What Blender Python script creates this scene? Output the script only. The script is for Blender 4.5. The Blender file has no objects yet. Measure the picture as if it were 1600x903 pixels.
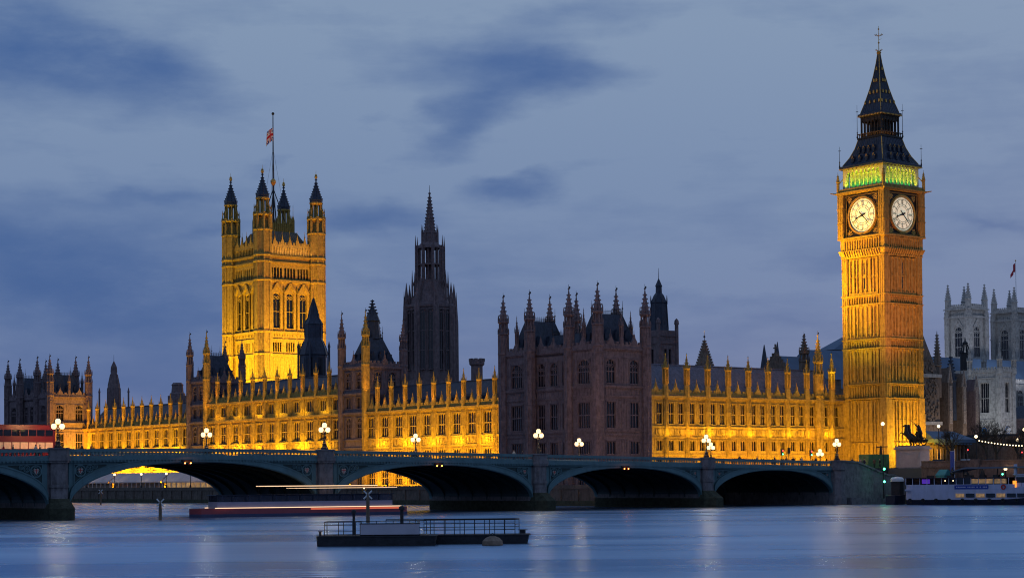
import bpy, bmesh, math, random
from math import sin, cos, pi, radians, sqrt, atan2, exp
from mathutils import Matrix, Vector
random.seed(7)
D = bpy.data
SC = bpy.context.scene
COL = SC.collection

# ------------------------------------------------------------------ camera
# world: camera stands over (0,0), water is z=0. The "town grid" (u west, v south) is turned
# against the camera; every building is laid out on that grid in metres.
PHI = atan2(.6158, .7878)
OX, OY = 55.6, 334.3
def W(u, v, z=0.0):
    return Vector((OX + cos(PHI)*u - sin(PHI)*v, OY + sin(PHI)*u + cos(PHI)*v, z))
cam = D.cameras.new('camera'); co = D.objects.new('camera', cam); COL.objects.link(co)
P, Rr = .03, .00815
up0 = Vector((0, -sin(P), cos(P))); rt0 = Vector((1, 0, 0)); fw = Vector((0, cos(P), sin(P)))
rt = rt0*cos(Rr) - up0*sin(Rr); up = up0*cos(Rr) + rt0*sin(Rr)
m = Matrix((rt, up, -fw)).transposed().to_4x4(); m.translation = Vector((0, 0, 4.3))
co.matrix_world = m
cam.sensor_width = 36; cam.lens = 3038/1600*36; cam.shift_y = (662-451.5)/1600
cam.clip_start = 1; cam.clip_end = 9000
SC.camera = co

# ------------------------------------------------------------------ render / view
SC.view_settings.view_transform = 'Standard'
try: SC.view_settings.look = 'None'
except Exception: pass
SC.view_settings.gamma = 1; SC.view_settings.use_curve_mapping = False
SC.view_settings.exposure = 0.0
SC.cycles.use_denoising = True
SC.cycles.pixel_filter_type = 'BLACKMAN_HARRIS'; SC.cycles.filter_width = 1.1
SC.cycles.max_bounces = 5; SC.cycles.diffuse_bounces = 2; SC.cycles.glossy_bounces = 3
SC.cycles.transmission_bounces = 3; SC.cycles.transparent_max_bounces = 6
SC.cycles.sample_clamp_indirect = 4; SC.cycles.sample_clamp_direct = 30
SC.cycles.caustics_reflective = False; SC.cycles.caustics_refractive = False

# ------------------------------------------------------------------ node helpers
class NG:
    def __init__(s, tree): s.t = tree; s.n = tree.nodes; s.l = tree.links
    def node(s, typ, **kw):
        n = s.n.new(typ)
        for k, v in kw.items(): setattr(n, k, v)
        return n
    def put(s, sock, val):
        if isinstance(val, bpy.types.NodeSocket): s.l.new(val, sock)
        elif val is not None: sock.default_value = val
    def math(s, op, a, b=None, c=None, clamp=False):
        n = s.node('ShaderNodeMath', operation=op, use_clamp=clamp)
        for i, x in enumerate((a, b, c)):
            if x is not None: s.put(n.inputs[i], x)
        return n.outputs[0]
    def mix(s, f, a, b):
        n = s.node('ShaderNodeMix', data_type='RGBA')
        s.put(n.inputs[0], f)
        s.put(n.inputs[6], a if not isinstance(a, tuple) else (*a, 1)); s.put(n.inputs[7], b if not isinstance(b, tuple) else (*b, 1))
        return n.outputs[2]
    def noise(s, vec, scale, detail=3, rough=.5):
        n = s.node('ShaderNodeTexNoise'); s.put(n.inputs['Vector'], vec)
        n.inputs['Scale'].default_value = scale; n.inputs['Detail'].default_value = detail; n.inputs['Roughness'].default_value = rough
        return n.outputs['Fac']
    def ramp(s, f, pts):
        n = s.node('ShaderNodeValToRGB'); s.put(n.inputs[0], f)
        e = n.color_ramp.elements
        while len(e) < len(pts): e.new(.5)
        for i, (p, c) in enumerate(pts):
            e[i].position = p; e[i].color = (*c, 1) if isinstance(c, tuple) else (c, c, c, 1)
        return n.outputs[0]
    def mapping(s, vec, scale=(1, 1, 1), loc=(0, 0, 0)):
        n = s.node('ShaderNodeMapping'); s.put(n.inputs[0], vec)
        n.inputs['Scale'].default_value = scale; n.inputs['Location'].default_value = loc
        return n.outputs[0]

# ------------------------------------------------------------------ world: dusk sky
w = D.worlds.new('World'); SC.world = w; w.use_nodes = True
g = NG(w.node_tree); g.n.clear()
SUN_EL, SUN_ROT = radians(1.5), radians(40)
sky = g.node('ShaderNodeTexSky', sky_type='NISHITA', sun_disc=False, sun_elevation=SUN_EL, sun_rotation=SUN_ROT)
tc = g.node('ShaderNodeTexCoord').outputs['Generated']
sep = g.node('ShaderNodeSeparateXYZ'); g.put(sep.inputs[0], tc)
X, Y, Z = sep.outputs
yy = g.math('MAXIMUM', Y, .05)
az = g.math('DIVIDE', X, yy); el = g.math('DIVIDE', Z, yy)       # tangent of bearing / height, towards the palace
base = g.ramp(g.math('MULTIPLY', Z, 1.0), [(0.0, (.115, .17, .365)), (.05, (.135, .2, .39)), (.09, (.155, .232, .425)), (.15, (.18, .265, .445)), (.23, (.225, .315, .475)), (1.0, (.15, .235, .43))])
# slow, wind-drawn clouds
cv = g.mapping(tc, (6, 6, 17))
wn = g.node('ShaderNodeTexNoise'); g.put(wn.inputs['Vector'], g.mapping(tc, (9, 9, 22))); wn.inputs['Scale'].default_value = 1.6; wn.inputs['Detail'].default_value = 7
dsp = g.node('ShaderNodeSeparateColor'); g.put(dsp.inputs[0], wn.outputs['Color'])
ax = g.math('ADD', az, g.math('MULTIPLY', g.math('SUBTRACT', dsp.outputs[0], .5), .075))
ey = g.math('ADD', el, g.math('MULTIPLY', g.math('SUBTRACT', dsp.outputs[1], .5), .045))
def blob(px, py, sx, sy, amp, rot=0.0):
    cx, cz = (px-800)/3038, (753-py)/3038
    dx = g.math('SUBTRACT', ax, cx); dz = g.math('SUBTRACT', ey, cz)
    c_, s_ = cos(rot), sin(rot)
    a = g.math('DIVIDE', g.math('ADD', g.math('MULTIPLY', dx, c_), g.math('MULTIPLY', dz, s_)), sx/3038)
    b = g.math('DIVIDE', g.math('SUBTRACT', g.math('MULTIPLY', dz, c_), g.math('MULTIPLY', dx, s_)), sy/3038)
    r = g.math('ADD', g.math('MULTIPLY', a, a), g.math('MULTIPLY', b, b))
    return g.math('MULTIPLY', g.math('EXPONENT', g.math('MULTIPLY', r, -1.0)), amp)
acc = None
for bl in [(0, 40, 230, 80, 1.0, -.3), (190, 100, 190, 50, .8, -.45), (0, 390, 330, 85, 1.35, -.1), (200, 480, 250, 45, .9, -.1), (60, 590, 420, 40, .6, 0), (700, 560, 500, 60, .3, 0), (230, 290, 130, 13, .45, 0),
           (810, 105, 150, 38, 1.2, -.1), (740, 185, 110, 34, .95, .5), (822, 283, 75, 26, 1.25, .15), (560, 345, 90, 22, .9, 0), (450, 245, 60, 13, .4, 0), (590, 190, 50, 14, .35, 0),
           (900, 20, 120, 30, .5, 0), (1300, 415, 130, 18, .35, .1), (1560, 355, 70, 8, .4, 0), (620, 430, 240, 14, .25, 0), (1000, 470, 260, 22, .3, 0), (330, 350, 50, 12, .5, .1), (1230, 520, 260, 16, .3, 0)]:
    b_ = blob(*bl); acc = b_ if acc is None else g.math('ADD', acc, b_)
n1 = g.noise(cv, 1.3, 8, .6)
n2 = g.noise(g.mapping(tc, (14, 14, 38), (3, 1, 2)), 1.5, 8, .62)
n3 = g.noise(g.mapping(tc, (7, 7, 75), (5, 0, 1)), 1.0, 6, .6)
tex = g.math('ADD', g.math('MULTIPLY', g.math('SUBTRACT', n1, .52), 1.35), g.math('MULTIPLY', g.math('SUBTRACT', n3, .5), .55))
acc = g.math('ADD', g.math('MULTIPLY', acc, g.math('ADD', .05, g.math('MULTIPLY', n2, 1.9))), tex)
acc = g.math('MAXIMUM', acc, 0.0)
acc = g.math('MULTIPLY', g.math('SUBTRACT', 1.0, g.math('EXPONENT', g.math('MULTIPLY', acc, -1.15))), 1.12)
acc = g.math('MINIMUM', acc, 1.0)
cloud = g.mix(acc, base, (.05, .122, .325))
lowmask = g.math('LESS_THAN', Z, -0.02)
bgc = g.node('ShaderNodeBackground'); g.put(bgc.inputs[0], cloud); bgc.inputs[1].default_value = .92
bgs = g.node('ShaderNodeBackground'); g.put(bgs.inputs[0], sky.outputs[0]); bgs.inputs[1].default_value = .012
ad = g.node('ShaderNodeAddShader'); g.l.new(bgc.outputs[0], ad.inputs[0]); g.l.new(bgs.outputs[0], ad.inputs[1])
wo = g.node('ShaderNodeOutputWorld'); g.l.new(ad.outputs[0], wo.inputs[0])

# the last glow of the sun, very weak and broad
sl = D.lights.new('sun', 'SUN'); sl.energy = .06; sl.angle = radians(20); sl.color = (1, .8, .62)
so = D.objects.new('sun', sl); COL.objects.link(so)
so.rotation_euler = (pi/2 - SUN_EL - .25, 0, pi - SUN_ROT)

# ------------------------------------------------------------------ materials
def mat(name, col, rough=.7, metal=0, var=.25, vscale=.6, bump=0, bscale=4, streak=False, brick=None, spec=.3, emit=None, es=1.0):
    m = D.materials.new(name); m.use_nodes = True
    g = NG(m.node_tree); b = g.n['Principled BSDF']
    b.inputs['Roughness'].default_value = rough; b.inputs['Metallic'].default_value = metal
    b.inputs['Specular IOR Level'].default_value = spec
    tc = g.node('ShaderNodeTexCoord').outputs['Object']
    f = g.noise(g.mapping(tc, (1, 1, .35) if streak else (1, 1, 1)), vscale, 6, .65)
    lo = tuple(c*(1-var) for c in col); hi = tuple(min(1, c*(1+var)) for c in col)
    c = g.mix(g.ramp(f, [(.3, 0.0), (.7, 1.0)]), lo, hi)
    if brick:
        bt = g.node('ShaderNodeTexNoise'); g.put(bt.inputs['Vector'], g.mapping(tc, (1/brick[0], 1/brick[0], 1/brick[1])))
        bt.inputs['Scale'].default_value = 1.0; bt.inputs['Detail'].default_value = 1
        c2 = g.mix(g.ramp(bt.outputs['Fac'], [(.35, .0), (.65, 1.0)]), tuple(x*.72 for x in col), tuple(x*1.15 for x in col))
        c = g.mix(.5, c, c2)
        so = g.noise(g.mapping(tc, (2.2, 2.2, .8)), 1.0, 7, .7)      # soot and run-off streaks
        c = g.mix(g.ramp(so, [(.46, 0.0), (.64, .62)]), c, tuple(x*.3 for x in col))
    g.put(b.inputs['Base Color'], c)
    if bump:
        bn = g.node('ShaderNodeBump'); bn.inputs['Strength'].default_value = bump; bn.inputs['Distance'].default_value = .15
        g.put(bn.inputs['Height'], g.noise(tc, bscale, 5, .6)); g.l.new(bn.outputs[0], b.inputs['Normal'])
    if emit:
        b.inputs['Emission Color'].default_value = (*emit, 1); b.inputs['Emission Strength'].default_value = es
    return m
def glass_mat(name, col=(.005, .006, .012), rough=.06):
    m = D.materials.new(name); m.use_nodes = True; b = m.node_tree.nodes['Principled BSDF']
    g = NG(m.node_tree); tc = g.node('ShaderNodeTexCoord').outputs['Object']
    f = g.noise(tc, 1.3, 2); g.put(b.inputs['Base Color'], g.mix(f, tuple(c*.5 for c in col), tuple(c*1.6 for c in col)))
    b.inputs['Roughness'].default_value = rough; b.inputs['Specular IOR Level'].default_value = .5
    return m
def emis(name, col, s):
    m = D.materials.new(name); m.use_nodes = True; b = m.node_tree.nodes['Principled BSDF']
    b.inputs['Base Color'].default_value = (*[min(.8, c) for c in col], 1)
    b.inputs['Emission Color'].default_value = (*col, 1); b.inputs['Emission Strength'].default_value = s
    return m
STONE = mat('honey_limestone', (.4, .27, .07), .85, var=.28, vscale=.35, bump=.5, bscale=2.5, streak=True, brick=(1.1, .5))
STONED = mat('shaded_limestone', (.175, .132, .145), .88, var=.35, vscale=.3, bump=.5, bscale=2.5, streak=True, brick=(1.1, .5))  # same limestone for the unlit parts, shade put into its darker colour
STONEP = mat('pale_limestone', (.42, .4, .38), .85, var=.2, vscale=.25, bump=.4, bscale=2, streak=True, brick=(1.4, .6))
STONEB = mat('brown_stone', (.2, .15, .12), .9, var=.4, vscale=.5, bump=.6, bscale=2, streak=True, brick=(.9, .5))
GRANITE = mat('grey_granite', (.19, .18, .2), .8, var=.25, vscale=.5, bump=.4, bscale=3, streak=True, brick=(1.6, .7))
WEED = mat('weedy_dark_stone', (.045, .05, .035), .95, var=.5, vscale=1.5, bump=.8, bscale=3)
WALLD = mat('river_wall_stone', (.12, .1, .09), .9, var=.35, vscale=.6, bump=.5, bscale=2, streak=True, brick=(1.5, .6))
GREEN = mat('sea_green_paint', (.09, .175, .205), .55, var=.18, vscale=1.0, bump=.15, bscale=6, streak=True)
GREEND = mat('shaded_green_paint', (.025, .05, .055), .6, var=.2, vscale=1.0)  # bridge green darkened to put shade into the tracery recesses
IRON = mat('black_iron', (.02, .022, .028), .5, metal=.3, var=.3, vscale=2)
SLATE = mat('blue_slate', (.045, .058, .09), .5, var=.3, vscale=.8, brick=(.7, .4), bump=.3, bscale=3)
ROOFI = mat('cast_iron_tiles', (.035, .045, .075), .45, metal=.2, var=.35, vscale=1.2, brick=(.5, .5), bump=.3)
SLATEB = mat('grey_blue_slate', (.1, .125, .19), .5, var=.3, vscale=.6, brick=(.7, .4))
LEAD = mat('blue_lead_roof', (.07, .12, .2), .55, var=.2, vscale=.2, streak=True)
GOLD = mat('gilding', (.55, .33, .08), .4, metal=.6, var=.3, vscale=2)
GLASS = glass_mat('dark_window_glass')
BRONZE = mat('dark_bronze', (.03, .027, .024), .5, metal=.5, var=.4, vscale=3)
ASPH = mat('asphalt', (.05, .05, .052), .85, var=.2, vscale=1.5, bump=.3, bscale=20)
PAVE = mat('paving_stone', (.22, .21, .2), .85, var=.2, vscale=1, brick=(.9, .6))
EARTH = mat('town_ground', (.09, .085, .08), .95, var=.3, vscale=.05)
WHITE = mat('white_paint', (.62, .64, .68), .5, var=.12, vscale=1.5, streak=True)
LINE = mat('road_marking_paint', (.7, .7, .68), .7, var=.2, vscale=3)
NAVY = mat('navy_hull_paint', (.012, .016, .035), .45, var=.3, vscale=1)
BLUEP = mat('blue_sign_paint', (.02, .06, .32), .5, var=.1, vscale=1)
REDP = mat('red_paint', (.42, .03, .03), .4, var=.15, vscale=1)
WOOD = mat('weathered_timber', (.16, .12, .09), .85, var=.35, vscale=2, streak=True)
BARK = mat('dark_bark', (.06, .05, .04), .9, var=.4, vscale=3)
MARQ = mat('marquee_canvas', (.5, .42, .42), .75, var=.12, vscale=.5)
GCONT = mat('green_hoarding', (.07, .17, .07), .6, var=.3, vscale=1)
TEAL = mat('teal_paint', (.05, .22, .22), .6, var=.2, vscale=1)
FOAM = mat('buoy_rubber', (.2, .15, .12), .9, var=.4, vscale=2, bump=.5)
SKIN = mat('skin', (.45, .3, .22), .6, var=.1)
GLOBE = emis('lamp_globe_glass', (1, .68, .34), 2.0)
GLOBEW = emis('white_lamp_glass', (1, .74, .44), 2.4)
ORANGE = emis('orange_signal_glass', (1, .22, .03), 40)
EGREEN = emis('green_signal_glass', (.05, 1, .35), 14)
ERED = emis('red_signal_glass', (1, .03, .03), 10)
def litwin(name, col, s, sc=1.6):
    m = emis(name, col, s); g = NG(m.node_tree); b = g.n['Principled BSDF']; tc = g.node('ShaderNodeTexCoord').outputs['Object']
    f = g.ramp(g.noise(g.mapping(tc, (1, 1, .6)), sc, 5, .7), [(.35, .06), (.5, .5), (.68, 1.6)])
    g.put(b.inputs['Emission Strength'], g.math('MULTIPLY', f, s)); return m
WARMGLOW = litwin('lit_window_and_canvas', (1, .55, .2), .4)
BOATWIN = litwin('dim_cabin_glass', (1, .5, .2), .16, 2.5)
DIAL = emis('opal_dial_glass', (1, .9, .6), .42)
STRIPW = emis('white_strip_light', (1, .62, .35), 1.3)
STRIPR = emis('red_strip_light', (1, .18, .08), .55)
BULB = emis('festoon_bulb_glass', (1, .78, .45), 3.5)
PURPLE = emis('purple_screen', (.2, .06, .8), .22)
AMBER = emis('amber_sign_face', (1, .3, .03), 1.4)

# ------------------------------------------------------------------ mesh builder
class MB:
    def __init__(s): s.v = []; s.f = []; s.mi = []; s.mats = []; s.M = Matrix.Identity(4); s.cur = 0; s.smooth = False
    def use(s, m):
        if m not in s.mats: s.mats.append(m)
        s.cur = s.mats.index(m); return s
    def add(s, vs, fs):
        o = len(s.v); M = s.M
        s.v += [tuple(M @ Vector(p)) for p in vs]
        s.f += [tuple(i+o for i in f) for f in fs]; s.mi += [s.cur]*len(fs)
    def box(s, x0, x1, y0, y1, z0, z1):
        s.add([(x0,y0,z0),(x1,y0,z0),(x1,y1,z0),(x0,y1,z0),(x0,y0,z1),(x1,y0,z1),(x1,y1,z1),(x0,y1,z1)],
              [(0,3,2,1),(4,5,6,7),(0,1,5,4),(1,2,6,5),(2,3,7,6),(3,0,4,7)])
    def quad(s, a, b, c, d): s.add([a, b, c, d], [(0, 1, 2, 3)])
    def lathe(s, cx, cy, prof, n=8, rot=None, sq=1.0, cap=True):
        rot = pi/n if rot is None else rot
        vs = []; fs = []
        for r, z in prof:
            for i in range(n):
                a = rot + 2*pi*i/n; vs.append((cx + r*cos(a), cy + r*sin(a)*sq, z))
        for j in range(len(prof)-1):
            for i in range(n):
                a = j*n+i; b = j*n+(i+1) % n; fs.append((a, b, b+n, a+n))
        if cap:
            fs.append(tuple(range(n-1, -1, -1))); fs.append(tuple((len(prof)-1)*n+i for i in range(n)))
        s.add(vs, fs)
    def extr(s, pts, y0, y1):            # outline in xz, thickness along y
        n = len(pts)
        s.add([(x, y0, z) for x, z in pts] + [(x, y1, z) for x, z in pts],
              [tuple(range(n)), tuple(range(2*n-1, n-1, -1))] + [(i, i+n, (i+1) % n + n, (i+1) % n) for i in range(n)])
    def extrz(s, pts, z0, z1):
        n = len(pts)
        s.add([(x, y, z0) for x, y in pts] + [(x, y, z1) for x, y in pts],
              [tuple(range(n-1, -1, -1)), tuple(range(n, 2*n))] + [(i, (i+1) % n, (i+1) % n + n, i+n) for i in range(n)])
    def tube(s, p0, p1, r0, r1=None, n=6):
        r1 = r0 if r1 is None else r1
        p0 = Vector(p0); p1 = Vector(p1); d = (p1-p0)
        if d.length < 1e-6: return
        d.normalize(); a = d.orthogonal().normalized(); b = d.cross(a)
        vs = []
        for p, r in ((p0, r0), (p1, r1)):
            for i in range(n):
                t = 2*pi*i/n; vs.append(tuple(p + a*cos(t)*r + b*sin(t)*r))
        s.add(vs, [(i, (i+1) % n, (i+1) % n + n, i+n) for i in range(n)] + [tuple(range(n-1, -1, -1)), tuple(range(n, 2*n))])
    def path(s, pts, r, n=5):
        for a, b in zip(pts, pts[1:]): s.tube(a, b, r, r, n)
    def ball(s, cx, cy, cz, r, n=10, sz=1.0):
        k = max(4, n//2)
        s.lathe(cx, cy, [(max(.001, r*sin(pi*j/k)), cz - r*sz*cos(pi*j/k)) for j in range(k+1)], n)
    def ring(s, cx, cz, ro, ri, y0, y1, n=20, a0=0, a1=2*pi):      # flat ring in the xz plane
        full = abs(a1-a0-2*pi) < 1e-6; m_ = n if full else n+1
        vs = []
        for i in range(m_):
            a = a0 + (a1-a0)*i/n; c, q = cos(a), sin(a)
            vs += [(cx+ro*c, y0, cz+ro*q), (cx+ri*c, y0, cz+ri*q), (cx+ri*c, y1, cz+ri*q), (cx+ro*c, y1, cz+ro*q)]
        fs = []
        for i in range(n):
            a = 4*i; b = 4*((i+1) % m_)
            for j in range(4): fs.append((a+j, b+j, b+(j+1) % 4, a+(j+1) % 4))
        s.add(vs, fs)
    def frustum(s, x0, x1, y0, y1, z0, X0, X1, Y0, Y1, z1):
        s.add([(x0,y0,z0),(x1,y0,z0),(x1,y1,z0),(x0,y1,z0),(X0,Y0,z1),(X1,Y0,z1),(X1,Y1,z1),(X0,Y1,z1)],
              [(0,3,2,1),(4,5,6,7),(0,1,5,4),(1,2,6,5),(2,3,7,6),(3,0,4,7)])
    def mesh(s, name):
        me = D.meshes.new(name); me.from_pydata(s.v, [], s.f)
        for m in s.mats: me.materials.append(m)
        if len(s.mats) > 1: me.polygons.foreach_set('material_index', s.mi)
        me.update()
        bm = bmesh.new(); bm.from_mesh(me); bmesh.ops.recalc_face_normals(bm, faces=bm.faces); bm.to_mesh(me); bm.free()
        if s.smooth:
            me.polygons.foreach_set('use_smooth', [True]*len(me.polygons)); 
        return me

TM = {}          # object -> its matrix in the frame of its thing (heights absolute)
I4 = Matrix.Identity(4)
def T(x, y, z=0.0): return Matrix.Translation((x, y, z))
def RZ(a): return Matrix.Rotation(a, 4, 'Z')
def tag(o, label, cat, group=None, kind=None):
    if label: o['label'] = label
    if cat: o['category'] = cat
    if group: o['group'] = group
    if kind: o['kind'] = kind
    return o
def thing(name, label, cat, u, v, z=0.0, rot=0.0, group=None):
    o = D.objects.new(name, None); COL.objects.link(o); o.empty_display_size = .5
    o.location = W(u, v, z); o.rotation_euler = (0, 0, PHI+rot)
    TM[o] = T(0, 0, z)
    return tag(o, label, cat, group)
def part(name, mb, parent, m=None, M=None, label=None):
    if isinstance(mb, MB):
        if m and not mb.mats: mb.use(m)
        me = mb.mesh(name)
    else: me = mb
    o = D.objects.new(name, me); COL.objects.link(o); o.parent = parent
    M = I4 if M is None else M
    TM[o] = M; o.matrix_local = TM[parent].inverted() @ M
    if label: o['label'] = label
    return o
def single(name, mb, m, label, cat, u, v, z=0.0, rot=0.0, group=None, kind=None):
    if isinstance(mb, MB):
        me = mb.mesh(name)
    else: me = mb
    if len(me.materials) == 0 and m: me.materials.append(m)
    o = D.objects.new(name, me); COL.objects.link(o); o.location = W(u, v, z); o.rotation_euler = (0, 0, PHI+rot)
    return tag(o, label, cat, group, kind)
def copy_tree(o, parent=None):
    c = o.copy(); COL.objects.link(c)
    if parent: c.parent = parent
    if o in TM: TM[c] = TM[o]
    for ch in list(o.children): copy_tree(ch, c)
    return c
def structure(name, mb, m, u=0, v=0, z=0.0): return single(name, mb, m, None, None, u, v, z, kind='structure')
def FE(u, v): return T(u, v) @ RZ(-pi/2)        # a facade looking east over the river; x runs north
def FN(u, v): return T(u, v)                    # a facade looking north; x runs west

# ------------------------------------------------------------------ gothic vocabulary
def wall(mb, L, z0, z1, ops, y=0.0, d=.5):
    xs = sorted({0, L} | {a for o in ops for a in o[:2]}); zs = sorted({z0, z1} | {a for o in ops for a in o[2:4]})
    S = {(round(o[0], 3), round(o[1], 3), round(o[2], 3), round(o[3], 3)) for o in ops}
    def inside(x, z): return any(o[0] < x < o[1] and o[2] < z < o[3] for o in S)
    for j in range(len(zs)-1):
        zc = (zs[j]+zs[j+1])/2; i = 0
        while i < len(xs)-1:
            if inside((xs[i]+xs[i+1])/2, zc): i += 1; continue
            k = i
            while k+1 < len(xs)-1 and not inside((xs[k+1]+xs[k+2])/2, zc): k += 1
            mb.quad((xs[i], y, zs[j]), (xs[k+1], y, zs[j]), (xs[k+1], y, zs[j+1]), (xs[i], y, zs[j+1])); i = k+1
    for a, b, c, e in S:
        mb.quad((a, y, c), (a, y+d, c), (a, y+d, e), (a, y, e)); mb.quad((b, y, c), (b, y, e), (b, y+d, e), (b, y+d, c))
        mb.quad((a, y, c), (b, y, c), (b, y+d, c), (a, y+d, c)); mb.quad((a, y, e), (a, y+d, e), (b, y+d, e), (b, y, e))
WC = {}
def win_meshes(w, h, n, tr, arch, m, gm=None):
    key = (w, h, n, tuple(tr), arch, m.name, gm.name if gm else '')
    if key in WC: return WC[key]
    mb = MB(); mb.use(m); t = .1
    for i in range(n+1):
        x = -w/2 + w*i/n; mb.box(max(-w/2, x-t/2), min(w/2, x+t/2), .12, .32, 0, h)
    for z in tr: mb.box(-w/2, w/2, .1, .33, z-.1, z+.1)
    mb.box(-w/2-.08, w/2+.08, -.12, .3, -.14, .04)
    if arch:                                    # pointed head: stone fills the corners of the opening, with small tracery
        ah = min(h*.3, w*.55); k = 6
        for s_ in (-1, 1):
            pts = [(s_*w/2, h), (0, h)]
            for i in range(k+1):
                q = i/k; pts.append((s_*w/2*(q), h - .02 - ah*(1-sqrt(max(0, 1-q*q*.98)))*1.0 if q < 1 else h-ah))
            if s_ > 0: pts = pts[::-1]
            mb.extr(pts, .02, .3)
        for i in range(n):
            x = -w/2 + w*(i+.5)/n; mb.ring(x, h-ah*.95, w/n*.42, w/n*.24, .12, .3, 8)
    else:
        for i in range(n):
            x = -w/2+w*(i+.5)/n; q = w/n
            mb.extr([(x-q/2, h), (x, h), (x-q*.3, h-q*.25), (x-q/2, h-q*.7)], .1, .3); mb.extr([(x, h), (x+q/2, h), (x+q/2, h-q*.7), (x+q*.3, h-q*.25)], .1, .3)
    for s_ in (-1, 1):                           # hood mould
        mb.box(s_*(w/2+.09)-.07, s_*(w/2+.09)+.07, -.1, .02, h*.1, h+.05)
    mb.box(-w/2-.16, w/2+.16, -.14, .02, h+.02, h+.16)
    p = MB(); p.use(gm or GLASS); p.quad((-w/2, .26, 0), (w/2, .26, 0), (w/2, .26, h), (-w/2, .26, h))
    WC[key] = (mb.mesh('window'), p.mesh('pane')); return WC[key]
def window(parent, F, x, z, w, h, n=3, tr=(), arch=False, m=STONE, gm=None, y=0.0, pane=True):
    a, b = win_meshes(w, h, n, tr, arch, m, gm)
    M = F @ T(x, y, z); o = part('window', a, parent, M=M)
    if pane: part('pane', b, o, M=M)
def crockets(mb, cx, cy, prof, n=4, rot=pi/4, s=.16, step=.9):
    for (r0, z0), (r1, z1) in zip(prof, prof[1:]):
        L = z1-z0; k = max(1, int(L/step))
        for j in range(k):
            t = (j+.5)/k; r = r0+(r1-r0)*t; z = z0+L*t
            if r < .12: continue
            for i in range(n):
                a = rot+2*pi*i/n; x, y = cx+(r+s*.2)*cos(a), cy+(r+s*.2)*sin(a)
                mb.box(x-s/2, x+s/2, y-s/2, y+s/2, z-s/2, z+s*.6)
PC = {}
def pinnacle_mesh(r, h_body, h_tip, m, capm=None, key=None):
    key = (r, h_body, h_tip, m.name, capm.name if capm else '')
    if key in PC: return PC[key]
    mb = MB(); mb.use(m)
    mb.lathe(0, 0, [(r*1.1, -.6), (r*1.1, h_body*.32), (r*.9, h_body*.36), (r*.9, h_body*.4)], 8)
    z0 = h_body*.4; z1 = h_body
    mb.lathe(0, 0, [(r*.55, z0), (r*.55, z1)], 8, cap=False)          # core behind the niches
    for i in range(4):
        a = pi/4+pi/2*i; mb.lathe(r*.82*cos(a), r*.82*sin(a), [(r*.26, z0), (r*.26, z1)], 5)
    for i in range(4):
        a = pi/2*i; mb.lathe(r*.68*cos(a), r*.68*sin(a), [(r*.11, z0), (r*.11, z1)], 4)
    mb.lathe(0, 0, [(r*1.0, z1-.25), (r*1.28, z1), (r*1.28, z1+.18), (r*1.0, z1+.22)], 8)
    for i in range(4):
        a = pi/4+pi/2*i; mb.lathe(r*1.1*cos(a), r*1.1*sin(a), [(r*.16, z1+.1), (r*.16, z1+.5), (.02, z1+1.05)], 4)
    mb.use(capm or m)
    L = h_tip-z1
    pr = [(r*.9, z1+.2), (r*.62, z1+L*.25), (r*.22, z1+L*.68), (.05, z1+L*.86)]
    mb.lathe(0, 0, pr, 8); crockets(mb, 0, 0, pr, s=r*.24, step=.6)
    mb.ball(0, 0, z1+L*.88, r*.24, 6); mb.use(IRON).tube((0, 0, z1+L*.86), (0, 0, h_tip), .035, .02, 4)
    PC[key] = mb.mesh('pinnacle'); return PC[key]
TC = {}
def turret_mesh(r, z0, zc, ztip, m, capm=None, key=None):
    """octagonal corner turret: shaft, belt, open lantern stage with slits, ring of little pinnacles, crocketed spire"""
    key = (r, z0, zc, ztip, m.name, capm.name if capm else '')
    if key in TC: return TC[key]
    mb = MB(); mb.use(m)
    L = ztip-zc; a = zc+L*.32; b = zc+L*.52
    mb.lathe(0, 0, [(r, z0), (r, zc), (r*1.16, zc+.15), (r*1.16, zc+.45), (r*.98, zc+.6), (r*.98, a), (r*1.14, a+.12), (r*1.14, a+.35), (r*.86, a+.5)], 8)
    z = z0+2.2
    while z < zc-.5: mb.lathe(0, 0, [(r*1.02, z-.1), (r*1.09, z), (r*1.02, z+.15)], 8); z += 2.9
    for i in range(8):
        t = pi/8+pi/4*i; mb.lathe(r*.98*cos(t), r*.98*sin(t), [(r*.13, z0), (r*.13, a)], 4)
    mb.lathe(0, 0, [(r*.45, a+.4), (r*.45, b)], 8, cap=False)
    for i in range(8):
        t = pi/8+pi/4*i; mb.lathe(r*.78*cos(t), r*.78*sin(t), [(r*.14, a+.4), (r*.14, b)], 4)
    mb.lathe(0, 0, [(r*.8, b-.3), (r*1.12, b), (r*1.12, b+.3), (r*.85, b+.4)], 8)
    for i in range(8):
        t = pi/8+pi/4*i; mb.lathe(r*1.02*cos(t), r*1.02*sin(t), [(r*.1, b+.2), (r*.1, b+.8), (.02, b+1.5)], 4)
        mb.lathe(r*1.08*cos(t), r*1.08*sin(t), [(r*.09, a+.2), (r*.09, a+.8), (.02, a+1.4)], 4)
    mb.use(capm or m)
    l2 = ztip-b
    pr = [(r*.84, b+.3), (r*.74, b+l2*.18), (r*.4, b+l2*.45), (r*.17, b+l2*.72), (.06, b+l2*.84)]
    mb.lathe(0, 0, pr, 8); crockets(mb, 0, 0, pr, 4, pi/4, r*.22, .55); crockets(mb, 0, 0, pr, 4, 0, r*.18, .55)
    mb.ball(0, 0, b+l2*.85, r*.2, 6)
    mb.use(IRON).tube((0, 0, b+l2*.8), (0, 0, ztip), .05, .03, 4)
    mb.box(0, .38, -.02, .02, ztip-.75, ztip-.4)
    TC[key] = mb.mesh('turret'); return TC[key]
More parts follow.
